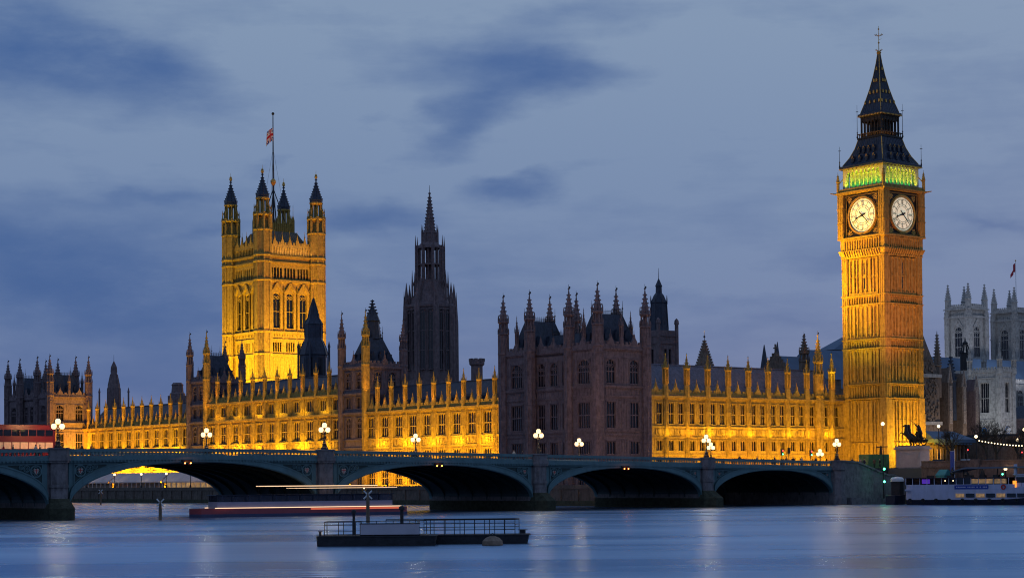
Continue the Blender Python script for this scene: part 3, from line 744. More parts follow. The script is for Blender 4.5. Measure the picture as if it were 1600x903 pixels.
BUT = {}
def buttress_mesh(z0, z1, m, w=.9, p=.7):
    key = (z0, z1, m.name, w)
    if key in BUT: return BUT[key]
    mb = MB(); mb.use(m)
    mb.extrz([(-w/2, .1), (-w/2, -p*.5), (-w*.28, -p), (w*.28, -p), (w/2, -p*.5), (w/2, .1)], z0, z1)
    z = z0+2.4
    while z < z1-1: mb.extrz([(-w*.53, .1), (-w*.53, -p*.6), (-w*.3, -p*1.25), (w*.3, -p*1.25), (w*.53, -p*.6), (w*.53, .1)], z, z+.18); z += 2.8
    for s_ in (-1, 0, 1): mb.box(s_*w*.25-.05, s_*w*.25+.05, -p-.08, -p+.05, z0, z1)
    BUT[key] = mb.mesh('buttress'); return BUT[key]
def range_front(t, F, L, bpos, cpos, rows, strs, z0, zc, stone, ww, n, bw=1.3, bp=.4, pin=(.55, 5.0, 8.0), par=1.1, carve=None, strip=False, roofm=SLATE, ridge=25.5, depth=13, tallpin=True, roofset=1.2):
    w_ = MB(); w_.use(stone); w_.M = F
    wall(w_, L, z0, zc, [(c-ww/2, c+ww/2, a, b) for c in cpos for a, b in rows])
    for c in cpos:
        for a, b in rows: window(t, F, c, a, ww, b-a, n, [(b-a)*.48] if b-a > 2.7 else [], False, stone)
    bb = sorted(bpos)
    cc = sorted(cpos)
    for c in cc:
        for a, b in rows:
            panelling(w_, c-ww/2-.62, c-ww/2-.12, a-.1, b+.3, 1); panelling(w_, c+ww/2+.12, c+ww/2+.62, a-.1, b+.3, 1)
        for (a, b) in carve or []:                       # carved shields in the band
            q = (b-a)/2; zm = (a+b)/2
            w_.box(c-ww/2-.1, c+ww/2+.1, -.05, 0, a+.1, b-.1)
            w_.extr([(c-q*.7, zm+q*.7), (c+q*.7, zm+q*.7), (c+q*.6, zm-q*.2), (c, zm-q*.85), (c-q*.6, zm-q*.2)], -.22, -.04)
            for s_ in (-1, 1):
                w_.extr([(c+s_*q*.9, zm-q*.7), (c+s_*(q*.9+.45), zm-q*.5), (c+s_*(q*.9+.35), zm+q*.5), (c+s_*(q*.9+.1), zm+q*.8)][::s_], -.18, -.04)
            w_.ring(c, zm+q*.95, q*.3, q*.1, -.16, -.04, 8)
    if strip:
        for b in [(cc[i]+cc[i+1])/2 for i in range(0, len(cc)-1, 2)]:
            for a, e in rows:
                z = a
                while z < e-.5: w_.extr([(b-.3, z), (b+.3, z), (b+.3, z+.6), (b, z+.95), (b-.3, z+.6)], -.2, 0); w_.box(b-.16, b+.16, -.24, -.19, z+.05, z+.6); z += 1.15
    w_.M = F; w_.quad((0, 0, zc), (L, 0, zc), (L, .9, zc), (0, .9, zc)); w_.box(0, L, depth-.3, depth, z0, zc); w_.box(-.0, .3, .05, depth, z0, zc); w_.box(L-.3, L, .05, depth, z0, zc)
    part('wall', w_, t)
    for z, h, p in strs: string(t, F, 0, L, z, h, p, stone)
    for x in bb:
        part('buttress', buttress_mesh(z0, zc, stone, bw, bp), t, M=F @ T(x, 0, 0))
        part('pinnacle', pinnacle_mesh(*pin, stone, None), t, M=F @ T(x, -bp*.3, zc+.2))
    for i, (a, b) in enumerate(zip([0]+bb, bb+[L])):
        if b-a < 1.2: continue
        pm = MB(); pm.use(stone); a_, b_ = (a+.5 if a > 0 else 0), (b-.5 if b < L else L)
        parapet(pm, F, a_, b_, zc+.15, par, -.12, gable=[(a+b)/2] if b-a > 3.4 else None); part('parapet', pm, t)
    r = MB(); r.use(roofm); r.M = F; e = roofset; h = depth/2
    r.extr_x = None
    r.add([(0, e, zc-.1), (L, e, zc-.1), (L, h, ridge), (0, h, ridge), (0, depth-.4, zc-.1), (L, depth-.4, zc-.1)], [(0, 1, 2, 3), (3, 2, 5, 4), (0, 3, 4), (1, 5, 2)])
    n_ = int(L/1.1)
    for i in range(n_+1):
        x = L*i/n_; r.add([(x-.06, e, zc), (x+.06, e, zc), (x+.06, h, ridge+.1), (x-.06, h, ridge+.1)], [(0, 1, 2, 3)])
    r.tube((0, h, ridge+.05), (L, h, ridge+.05), .16, .16, 5)
    ro = part('roof', r, t)
    for x in [(a+b)/2 for a, b in zip(bb, bb[1:])]:
        q = .3; y = e+(h-e)*q; z = zc+(ridge-zc)*q
        d = MB(); d.use(roofm); d.extr([(-.5, -.4), (.5, -.4), (.5, .5), (0, 1.1), (-.5, .5)], -.5, 1.2); part('dormer', d, ro, M=F @ T(x, y, z))
ROWS = [(4.0, 7.0), (8.7, 11.3), (14.2, 18.6)]
STRS = [(2.9, .3, .3), (7.8, .22, .22), (11.9, .24, .25), (13.75, .24, .25), (19.45, .4, .55)]
def river_range(name, label, v_s, v_n, first, step, cnt, top=False):
    L = v_s-v_n; t = thing(name, label, 'palace range', -14, v_s, 2.8, group='golden ranges of the river front')
    F = FE(0, 0)
    bp = [v_s-(first+step*i) for i in range(cnt)]; bp = [x for x in bp if .3 < x < L-.3]
    s = sorted(bp); cp = [a+step/2 for a in s]; cp = [s[0]-step/2]+cp; cp = [c for c in cp if 1.4 < c < L-1.4]
    rows = list(ROWS); strs = list(STRS); zc = 19.85; rid = 25.4
    if top: rows.append((20.7, 23.2)); strs.append((23.75, .4, .5)); zc = 24.1; rid = 29.0
    range_front(t, F, L, bp, cp, rows, strs, 2.2, zc, STONE, 2.6, 3, 1.3, .34, pin=(.47, 4.9, 7.6), carve=[(12.15, 13.75)], ridge=rid, roofm=SLATE if not top else ROOFI)
    return t
river_range('palace_range', 'golden floodlit range right of the middle turreted tower, ending at the dark pavilion', 124, 62, 67.3, 5.2, 11)
river_range('palace_range', 'tallest golden range, between the two dark river towers, below the big square tower', 194.5, 133.5, 138.5, 5.6, 10, True)
river_range('palace_range', 'farthest golden range at left, low behind the first lamp, with a row of lit pinnacles', 263, 203, 213-5.2, 5.2, 11)

def river_tower(label, v0, v1):
    t = thing('palace_tower', label, 'palace tower', -14, v0, 2.8, group='turreted towers of the river front')
    L = v1-v0; D_ = 10.0; zc = 29.6
    rows = ROWS+[(20.7, 23.2), (25.0, 28.6)]
    w_ = MB(); w_.use(STONED)
    for F, LL, cs, rr in ((FE(0, L), L, [2.6, L-2.6], rows), (FN(0, 0), D_, [3.1, 6.9], rows[3:])):
        w_.M = F; wall(w_, LL, 2.2 if rr is rows else 17, zc, [(c-1, c+1, a, b) for c in cs for a, b in rr])
        for c in cs:
            for a, b in rr: window(t, F, c, a, 2.0, b-a, 3, [(b-a)*.5] if b-a > 3 else [], b-a > 3.4, STONED)
            for a, b in rr: panelling(w_, c-1.6, c-1.1, a, b+.3, 1); panelling(w_, c+1.1, c+1.6, a, b+.3, 1)
    w_.M = I4; w_.box(D_-.3, D_, .1, L-.1, 17, zc); w_.box(.2, D_-.1, L-.3, L, 2.2, zc); w_.box(.3, D_-.1, .3, L-.3, zc-.5, zc-.1)
    part('wall', w_, t)
    for F, LL in ((FE(0, L), L), (FN(0, 0), D_)):
        for z, h, p in ([] if LL == D_ else STRS)+[(23.75, .35, .4), (zc-.1, .4, .45)]: string(t, F, 0, LL, z, h, p, STONED)
        pm = MB(); pm.use(STONED); parapet(pm, F, .8, LL-.8, zc+.3, 1.2, -.15, [LL*.5]); part('parapet', pm, t)
    for x, y in ((0, 0), (0, L), (D_, 0), (D_, L)): part('turret', turret_mesh(.85, 2.2 if x == 0 else 19, zc+.3, 42.6 if x == 0 else 41, STONE if (x == 0 and y == 0) else STONED), t, M=T(x, y, 0))  # floodlit corner turret keeps the paler lit stone, the others the shaded one
    mansard(t, .9, D_-.9, .9, L-.9, zc+.2, 36.4, 2.4)
    return t
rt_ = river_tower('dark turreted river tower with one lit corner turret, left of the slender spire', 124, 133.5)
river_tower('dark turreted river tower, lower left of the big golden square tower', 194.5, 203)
# lead lantern on the middle tower roof
mb = MB(); mb.use(ROOFI); mb.lathe(5, 4.7, [(1.9, 36.2), (1.7, 37.4), (1.5, 40.0), (1.75, 40.2), (1.2, 41.6), (.4, 43.2), (.1, 45.0)], 8); crockets(mb, 5, 4.7, [(1.2, 41.6), (.1, 45)], 8, pi/8, .25, .6)
part('lantern', mb, rt_)

# ------------------------------------------------------------------ palace: the north front
t = thing('palace_range', 'golden floodlit north front with paired windows, between dark pavilion and clock tower', 'palace range', 10.5, 60, 4.6)
bp = [5.0+5.85*i for i in range(8)]
cp = []
for a in [5.0-5.85/2+5.85*i for i in range(9)]: cp += [a-1.32, a+1.32]
cp = [c for c in cp if .9 < c < 57.2]
cp += [51.8, 55.3]
range_front(t, FN(0, 0), 58.0, bp, cp, [(7.0, 9.0), (10.4, 12.5), (15.8, 20.1)], [(4.7, .4, .3), (9.5, .22, .22), (13.0, .22, .25), (15.1, .24, .28), (21.1, .4, .5)], 4.6, 21.5, STONE, 1.35, 2, 1.1, .5, pin=(.6, 5.3, 8.6), carve=[(13.3, 15.0)], strip=True, ridge=28.2, depth=14, roofm=SLATEB)
part('turret', turret_mesh(1.05, 4.6, 22.0, 36.4, STONE), t, M=T(49.5, -.2, 0)); part('pinnacle', pinnacle_mesh(.7, 6, 10.5, STONE), t, M=T(53.5, -.4, 21.5))
part('buttress', buttress_mesh(4.6, 21.5, STONE), t, M=T(53.5, 0, 0))

# ------------------------------------------------------------------ the clock tower
G0 = 4.6
ct = thing('clock_tower', 'tall golden clock tower with two lit dials and a green-lit belfry', 'clock tower', 74.3, 54.0, G0)
H = 6.05
FACES = [T(0, 0), RZ(-pi/2), RZ(pi), RZ(pi/2)]     # north, east, south, west when applied to a face at y=-H
def face(k, h=H): return FACES[k] @ T(0, -h)
w_ = MB(); w_.use(STONE); w_.box(-H+.35, H-.35, -H+.35, H-.35, G0, 67.4)
w_.box(-H-.25, H+.25, -H-.25, H+.25, G0, 6.4)
lev = [21.6, 24.7, 32.4, 34.4, 41.9, 43.9, 52.4]
for k in range(4):
    w_.M = face(k, H-.35)
    for a, b in ((G0+1.6, 12.2), (12.6, 21.3), (24.9, 32.2), (34.6, 41.7), (44.1, 52.0)):
        xs = [-3.9, -2.75, -1.9, -.65, .65, 1.9, 2.75, 3.9]
        for i, x in enumerate(xs): w_.box(x-.17, x+.17, -.34, 0, a, b)
        for x0, x1 in zip(xs, xs[1:]):
            q = (x1-x0)/2; xm = (x0+x1)/2
            w_.extr([(x0, b), (xm, b), (xm-q*.5, b-q*.5), (x0, b-q*1.5)], -.3, 0); w_.extr([(xm, b), (x1, b), (x1, b-q*1.5), (xm+q*.5, b-q*.5)], -.3, 0)
            if a > 20: w_.extr([(x0, a), (x1, a), (x1, a+.25), (xm, a+.6), (x0, a+.25)], -.3, 0)
            zm = (a+b)/2; w_.box(x0, x1, -.12, 0, zm-.12, zm+.12)
    for a, b in ((21.9, 24.5), (32.7, 34.2), (42.2, 43.7)):
        n_ = 12
        for i in range(n_+1): x = -4.3+8.6*i/n_; w_.box(x-.08, x+.08, -.3, 0, a, b)
        for i in range(n_): x = -4.3+8.6*(i+.5)/n_; w_.extr([(x-.28, b), (x+.28, b), (x+.28, b-.25), (x, b-.05), (x-.28, b-.25)], -.28, 0)
w_.M = I4; part('wall', w_, ct)
for sx in (-1, 1):
    for sy in (-1, 1):
        b = MB(); b.use(STONE); x, y = sx*(H-.75), sy*(H-.75)
        b.box(x-.8, x+.8, y-.8, y+.8, G0, 53)
        for q in (-.55, 0, .55):
            b.box(x+q-.12, x+q+.12, y+sy*.8-.1, y+sy*.8+.1, G0, 52.4); b.box(x+sx*.8-.1, x+sx*.8+.1, y+q-.12, y+q+.12, G0, 52.4)
        b.frustum(x-1.15, x+1.15, y-1.15, y+1.15, G0, x-.9, x+.9, y-.9, y+.9, 21.6)
        part('corner_buttress', b, ct)
for z in lev:
    s = MB(); s.use(STONE)
    q = H+.22; s.box(-q, q, -q, q, z, z+.16); q = H+.12; s.box(-q, q, -q, q, z-.14, z)
    part('string_course', s, ct)
# tall slit windows, three bays a side
for k in (0, 1):
    for a, b in ((26.0, 31.6), (35.6, 41.0), (45.4, 51.0), (13.8, 20.4)):
        for x in (-2.32, 0, 2.32):
            if x == 0 and a < 40: continue
            g_ = MB(); g_.use(GLASS); g_.box(-.13, .13, -.02, .02, 0, (b-a)*.42); g_.box(-.13, .13, -.02, .02, (b-a)*.55, b-a)
            part('window', g_, ct, M=face(k, H-.35) @ T(x, -.03, a))
# corbelled stage under the dials
c = MB(); c.use(STONE)
c.frustum(-H, H, -H, H, 52.4, -6.55, 6.55, -6.55, 6.55, 53.7); c.box(-6.6, 6.6, -6.6, 6.6, 53.7, 53.95); c.box(-6.25, 6.25, -6.25, 6.25, 53.95, 56.4); c.box(-6.7, 6.7, -6.7, 6.7, 56.4, 56.75)
for k in range(4):
    c.M = face(k, 6.25)
    for i in range(15): x = -4.9+9.8*i/14; c.box(x-.11, x+.11, -.25, 0, 54.0, 56.3)
    for i in range(14): x = -4.9+9.8*(i+.5)/14; c.extr([(x-.25, 56.3), (x+.25, 56.3), (x+.25, 55.8), (x, 56.15), (x-.25, 55.8)], -.22, 0)
    c.M = face(k, H+.1)
    for i in range(15): x = -4.9+9.8*i/14; c.add([(x-.12, 0, 52.2), (x+.12, 0, 52.2), (x+.12, -.75, 53.6), (x-.12, -.75, 53.6), (x-.12, 0, 53.6), (x+.12, 0, 53.6)], [(0, 1, 2, 3), (0, 3, 4), (1, 5, 2), (0, 4, 5, 1)])
c.M = I4; part('corbel_stage', c, ct)
# dial stage
c = MB(); c.use(STONE); hh = 6.3
c.box(-hh+.5, hh-.5, -hh+.5, hh-.5, 56.7, 66.2)
for sx in (-1, 1):
    for sy in (-1, 1):
        x, y = sx*(hh-.45), sy*(hh-.45); c.box(x-.85, x+.6 if sx < 0 else x+.85, y-.85, y+.85, 56.75, 66.2) if False else c.box(x-.8, x+.8, y-.8, y+.8, 56.75, 66.2)
        for q in (-.5, 0, .5): c.box(x+q-.1, x+q+.1, y+sy*.8-.08, y+sy*.8+.08, 57, 66); c.box(x+sx*.8-.08, x+sx*.8+.08, y+q-.1, y+q+.1, 57, 66)
        for z in (59.8, 63.0): c.box(x-.88, x+.88, y-.88, y+.88, z, z+.25)
c.box(-6.75, 6.75, -6.75, 6.75, 66.2, 66.5); c.box(-6.95, 6.95, -6.95, 6.95, 66.5, 66.75); c.box(-6.5, 6.5, -6.5, 6.5, 66.75, 67.5)
for sx in (-1, 1):
    for sy in (-1, 1): c.tube((sx*6.6, sy*6.6, 66.5), (sx*7.7, sy*7.7, 66.75), .22, .1, 5)
part('dial_stage', c, ct)
ROM = {1: 'I', 2: 'II', 3: 'III', 4: 'IV', 5: 'V', 6: 'VI', 7: 'VII', 8: 'VIII', 9: 'IX', 10: 'X', 11: 'XI', 12: 'XII'}
def dial(k):
    F = face(k, hh-.5); zc = 61.35; R = 3.62
    fr = MB(); fr.use(BRONZE); fr.M = F
    S_ = 4.75
    fr.extr([(-S_, zc-S_), (S_, zc-S_), (S_, zc+S_), (-S_, zc+S_)], -.1, .02)
    for a, b in ((-S_, -S_+.28), (S_-.28, S_)): fr.box(a, b, -.42, 0, zc-S_, zc+S_); fr.box(-S_, S_, -.42, 0, zc+a, zc+b)
    fo = part('dial_frame', fr, ct)
    gd = MB(); gd.use(GOLD); gd.M = F
    gd.ring(0, zc, R+.42, R+.12, -.45, -.1, 48); gd.ring(0, zc, R+.6, R+.5, -.3, -.1, 48)
    for sx in (-1, 1):
        for sz in (-1, 1):
            x, z = sx*3.75, zc+sz*3.75; gd.ring(x, z, .5, .34, -.22, -.08, 12); gd.ring(x, z, .2, .0, -.22, -.08, 8)
            for q in range(3): a = atan2(sz, sx)+pi+(q-1)*.9; gd.ring(x-.75*cos(a+pi)*.8, z-.75*sin(a+pi)*.8, .2, .1, -.2, -.08, 8)
    n_ = 40
    for i in range(n_):
        t_ = -S_+2*S_*(i+.5)/n_
        for z in (-S_+.38, S_-.38): gd.box(t_-.05, t_+.05, -.46, -.4, zc+z-.1, zc+z+.1); gd.box(z-.1, z+.1, -.46, -.4, zc+t_-.05, zc+t_+.05)
    part('gilt_ring', gd, fo)
    d = MB(); d.use(DIAL); d.M = F @ T(0, 0, zc) @ Matrix.Rotation(pi/2, 4, 'X'); d.lathe(0, 0, [(R+.12, .11), (R+.12, .16)], 48); do = part('dial', d, ct)
    nm = MB(); nm.use(IRON); nm.M = F
    for r0, r1 in ((R+.1, R), (R-.42, R-.5), (R-1.45, R-1.53), (1.75, 1.68)): nm.ring(0, zc, r0, r1, -.2, -.15, 48)
    for i in range(60):
        a = 2*pi*i/60; s = nm.M; nm.M = F @ T(0, 0, zc) @ Matrix.Rotation(a, 4, 'Y'); nm.box(-.02, .02, -.2, -.15, R-.45, R); nm.M = s
    for h, txt in ROM.items():
        s = nm.M; nm.M = F @ T(0, 0, zc) @ Matrix.Rotation(2*pi*h/12, 4, 'Y')
        wd = {'I': .16, 'V': .38, 'X': .4}; tw = sum(wd[q] for q in txt); x = -tw/2; z0, z1 = R-1.4, R-.55
        for q in txt:
            wq = wd[q]; xm = x+wq/2
            if q == 'I': nm.box(xm-.035, xm+.035, -.21, -.15, z0, z1)
            elif q == 'V': nm.tube((x+.03, -.18, z1), (xm, -.18, z0), .04, .04, 4); nm.tube((x+wq-.03, -.18, z1), (xm, -.18, z0), .03, .03, 4)
            else: nm.tube((x+.03, -.18, z1), (x+wq-.03, -.18, z0), .04, .04, 4); nm.tube((x+wq-.03, -.18, z1), (x+.03, -.18, z0), .03, .03, 4)
            x += wq
        nm.box(-.03, .03, -.19, -.15, 1.75, R-1.5)
        nm.M = s
    part('numerals', nm, do)
    for ang, L, w0, tail in ((251, 2.2, .17, .9), (135, 3.35, .11, 1.1)):
        hd = MB(); hd.use(IRON); s = F @ T(0, 0, zc) @ Matrix.Rotation(radians(ang), 4, 'Y'); hd.M = s
        y = -.34 if L < 3 else -.42
        hd.extr([(-w0, -tail), (w0, -tail), (w0*1.1, 0), (w0*.55, L*.72), (w0*(1.6 if L < 3 else .4), L*.8), (0, L), (-w0*(1.6 if L < 3 else .4), L*.8), (-w0*.55, L*.72), (-w0*1.1, 0)], y, y+.06)
        hd.M = F; hd.ring(0, zc, .3, .0, y-.01, y+.07, 12)
        part('hour_hand' if L < 3 else 'minute_hand', hd, do)
dial(0); dial(1)
# belfry
PALE = mat('belfry_stone', (.46, .42, .32), .8, var=.2, vscale=.8, bump=.3)
c = MB(); c.use(PALE); hb = 5.75
c.box(-hb+1.1, hb-1.1, -hb+1.1, hb-1.1, 67.4, 72)
for sx in (-1, 1):
    for sy in (-1, 1): x, y = sx*(hb-.5), sy*(hb-.5); c.box(x-.5, x+.5, y-.5, y+.5, 67.4, 71.9); c.lathe(x+sx*.2, y+sy*.2, [(.32, 67.5), (.32, 71.8)], 8)
c.box(-hb, hb, -hb, hb, 67.2, 67.6)
part('belfry', c, ct)
for k in range(4):
    a_ = MB(); a_.use(PALE); a_.M = face(k, hb)
    nn = 8; st = (2*hb-2)/nn
    for i in range(nn+1):
        x = -hb+1+st*i; a_.lathe(x, .3, [(.24, 67.5), (.24, 67.9), (.19, 68), (.19, 70.3), (.26, 70.5), (.26, 70.7)], 6)
    for i in range(nn):
        x0 = -hb+1+st*i; xm = x0+st/2; q = st/2
        pts = [(x0, 71.9), (xm, 71.9), (xm, 71.35), (xm-q*.45, 71.15), (xm-q*.85, 70.6), (x0, 70.5)]
        a_.extr(pts, .05, .5); a_.extr([(2*xm-x, z) for x, z in pts][::-1], .05, .5)
        a_.ring(xm, 71.62, .2, .1, -.06, .06, 8)
    part('arcade', a_, ct)
# lower iron roof, lantern, upper spire
c = MB(); c.use(ROOFI)
prof = [(6.15, 71.9), (6.3, 72.1), (6.3, 72.45), (5.75, 72.7), (4.7, 74.4), (3.85, 76.4), (3.3, 78.5)]
r2 = sqrt(2)
c.lathe(0, 0, [(r*r2, z) for r, z in prof], 4, pi/4)
for k in range(4):
    for i in range(-6, 7):
        for (r0, z0), (r1, z1) in zip(prof[3:], prof[4:]):
            f = i/7; s = c.M; c.M = FACES[k]; c.tube((f*r0, -r0, z0), (f*r1, -r1, z1), .06, .06, 4); c.M = s
ro = part('lower_roof', c, ct)
c = MB(); c.use(GOLD)
for k in range(4):
    s = c.M; c.M = FACES[k]
    for (r0, z0), (r1, z1) in zip(prof[3:], prof[4:]): c.tube((-r0, -r0, z0), (-r1, -r1, z1), .1, .1, 4)
    c.box(-6.36, 6.36, -6.38, -6.3, 71.8, 71.98)
    c.M = s
for x in range(-4, 5): pass
part('gilt_trim', c, ro)
for k in (0, 1, 2, 3):
    for (z, r, xs) in ((73.6, 5.2, (-3, -1, 1, 3)), (75.6, 4.2, (-2.1, -.7, .7, 2.1))):
        for x in xs:
            d = MB(); d.use(ROOFI); d.extr([(-.3, -.5), (.3, -.5), (.3, .4), (0, 1.0), (-.3, .4)], -.45, .5); d.use(GOLD); d.extr([(-.34, .38), (0, 1.05), (.34, .38), (.3, .34), (0, .93), (-.3, .34)], -.5, -.44); d.use(GLASS); d.box(-.17, .17, -.47, -.45, -.35, .4)
            part('dormer', d, ro, M=FACES[k] @ T(x, -r, z))
c = MB(); c.use(BRONZE); hl = 2.85
c.box(-3.5, 3.5, -3.5, 3.5, 78.4, 78.75)
for k in range(4):
    c.M = FACES[k]
    for i in range(13): x = -3.4+6.8*i/12; c.box(x-.05, x+.05, -3.5, -3.4, 78.75, 79.5)
    c.box(-3.45, 3.45, -3.52, -3.38, 79.45, 79.6)
    for i in range(7):
        x = -hl+2*hl*i/6; c.box(x-.15, x+.15, -hl-.02, -hl+.3, 78.75, 83.2)
    for i in range(6):
        x0 = -hl+2*hl*i/6; q = hl/6; xm = x0+q
        pts = [(x0, 83.2), (xm, 83.2), (xm, 82.4), (xm-q*.6, 82.0), (x0, 81.2)]
        c.extr(pts, -hl-.02, -hl+.25); c.extr([(2*xm-x, z) for x, z in pts][::-1], -hl-.02, -hl+.25)
        c.box(x0, x0+2*q, -hl+.02, -hl+.2, 79.5, 79.65)
c.M = I4; c.box(-1.1, 1.1, -1.1, 1.1, 78.6, 83.2)
c.box(-3.0, 3.0, -3.0, 3.0, 83.1, 83.4)
part('lantern', c, ct)
c = MB(); c.use(ROOFI)
prof = [(3.1, 83.3), (3.35, 83.5), (3.35, 83.9), (2.95, 84.1), (2.2, 86.6), (1.45, 89.6), (.85, 92.6), (.42, 95.4), (.22, 97.2)]
c.lathe(0, 0, [(r*r2, z) for r, z in prof], 4, pi/4)
for k in range(4):
    for i in range(-4, 5):
        for (r0, z0), (r1, z1) in zip(prof[3:], prof[4:]):
            f = i/5; s = c.M; c.M = FACES[k]; c.tube((f*r0, -r0, z0), (f*r1, -r1, z1), .04, .04, 4); c.M = s
sp = part('spire', c, ct)
c = MB(); c.use(GOLD)
for k in range(4):
    c.M = FACES[k]
    for (r0, z0), (r1, z1) in zip(prof[3:], prof[4:]): c.tube((-r0, -r0, z0), (-r1, -r1, z1), .09, .07, 4)
    for i in range(16): x = -3.2+6.4*i/15; c.box(x-.1, x+.1, -3.45, -3.34, 83.3, 83.6)
    for z, r, n_ in ((86.4, 2.26, 4), (88.6, 1.72, 3), (91.2, 1.12, 2), (93.8, .66, 1)):
        for i in range(n_): x = (i-(n_-1)/2)*1.0*r/1.7; c.extr([(x-.18, z-.3), (x+.18, z-.3), (x+.18, z+.1), (x, z+.45), (x-.18, z+.1)], -r-.25, -r+.1)
c.M = I4
c.lathe(0, 0, [(.3, 97), (.55, 97.4), (.25, 97.8)], 8); c.ball(0, 0, 99.6, .22, 8); c.tube((0, 0, 97.5), (0, 0, 103.3), .1, .04, 6)
for a in range(8):
    q = a*pi/4; c.tube((0, 0, 101), (.75*cos(q), .75*sin(q), 101.3), .05, .04, 4); c.ball(.8*cos(q), .8*sin(q), 101.35, .12, 5); c.tube((0, 0, 97.5), (.8*cos(q), .8*sin(q), 98.1), .09, .05, 4)
c.tube((0, 0, 100.2), (.9, 0, 100.6), .04, .04, 4); c.ball(0, 0, 102.6, .2, 6)
part('finial', c, sp)
for sx in (-1, 1):
    for sy in (-1, 1):
        for (r, z, hgt, par) in ((6.2, 72.4, 4.6, ro), (3.45, 78.8, 7.2, ro), (6.5, 66.8, 4.6, ct)):
            f = MB(); f.use(IRON); f.lathe(0, 0, [(.22, 0), (.12, .5), (.09, 1.0), (.16, 1.1), (.06, 1.4), (.03, hgt)], 6); f.tube((-.35, 0, hgt*.8), (.35, 0, hgt*.8), .05, .05, 4); f.tube((0, -.35, hgt*.8), (0, .35, hgt*.8), .05, .05, 4)
            if r == 6.5: f.use(STONE); f.lathe(0, 0, [(.35, 0), (.35, 2.2), (.45, 2.4), (.05, 4.2)], 6); f.tube((0, 0, 1.8), (-sx*.9, -sy*.9, 3.2), .12, .1, 5)
            part('corner_finial', f, par, M=T(sx*r, sy*r, z))

# ------------------------------------------------------------------ the great square tower
vt = thing('square_tower', 'huge golden square tower with four corner turrets and a tall flagpole', 'tower', 66.6, 303, G0)
A = 20.0; zp = 79.5
w_ = MB(); w_.use(STONE)
vrows_ops = lambda cs: [(c-1.3, c+1.3, 53.9, 65.0) for c in cs]+[(c-2.2+j*1.1+.12, c-2.2+j*1.1+.88, 69.7, 73.2) for c in cs for j in range(4)]+[(c-1.6+j*.85+.1, c-1.6+j*.85+.66, 46.4, 49.4) for c in cs for j in range(4)]
cs = [5.1, 10.0, 14.9]
for F in (FN(0, 0), FE(0, A)):
    w_.M = F; wall(w_, A, G0, zp, vrows_ops(cs), d=.9)
    for c in cs:
        for x in (-2.45, 2.45): w_.box(c+x-.2, c+x+.2, -.45, 0, 53, 66.8)
        w_.extr([(c-2.3, 65.2), (c-1.5, 65.2), (c, 67.3), (c+1.5, 65.2), (c+2.3, 65.2), (c+.25, 68.3), (c-.25, 68.3)], -.5, 0)
        for q in (-1, 1): 
            for j in range(4): w_.box(c+q*(.35+j*.5)-.14, c+q*(.35+j*.5)+.14, -.62, -.4, 67.9-j*.72, 68.25-j*.72)
        panelling(w_, c-2.2, c+2.2, 38, 44.6, 5); panelling(w_, c-2.2, c+2.2, 28, 36.6, 4)
        w_.box(c-2.3, c+2.3, -.3, 0, 50.2, 50.5)
    for z, h in ((52.4, .5), (68.7, .5), (69.15, .2), (74.6, .4), (76.6, .5), (45.3, .4), (50.9, .3), (37.2, .4)):
        pass
    for i in range(19): x = 1.4+(A-2.8)*i/18; w_.box(x-.1, x+.1, -.35, 0, 77.2, 79.5); w_.box(x-.1, x+.1, -.25, 0, 51.2, 52.3)
w_.M = I4; w_.box(A-.4, A, 0.1, A, G0, zp); w_.box(.1, A, A-.4, A, G0, zp); w_.box(1, A-.5, 1, A-.5, 77.8, 78.2)
part('wall', w_, vt)
for F in (FN(0, 0), FE(0, A)):
    for z, h, p in ((37.2, .4, .4), (45.3, .4, .4), (52.4, .5, .5), (68.7, .6, .6), (74.6, .45, .5), (76.6, .5, .55)): string(vt, F, 0, A, z, h, p)
    for c in cs:
        window(vt, F, c, 53.9, 2.6, 11.1, 2, [5.3], True, STONE, y=.35)
        for j in range(4):
            for (x, z, w1, h1) in ((c-2.2+j*1.1+.5, 69.7, .76, 3.5), (c-1.6+j*.85+.38, 46.4, .56, 3.0)):
                g_ = MB(); g_.use(GLASS); g_.quad((-w1/2, .5, 0), (w1/2, .5, 0), (w1/2, .5, h1), (-w1/2, .5, h1)); part('window', g_, vt, M=F @ T(x, 0, z))
    pm = MB(); pm.use(STONE); parapet(pm, F, 2.6, A-2.6, 79.5, 1.9, -.15, [4.4, 7.2, 10, 12.8, 15.6]); part('parapet', pm, vt)
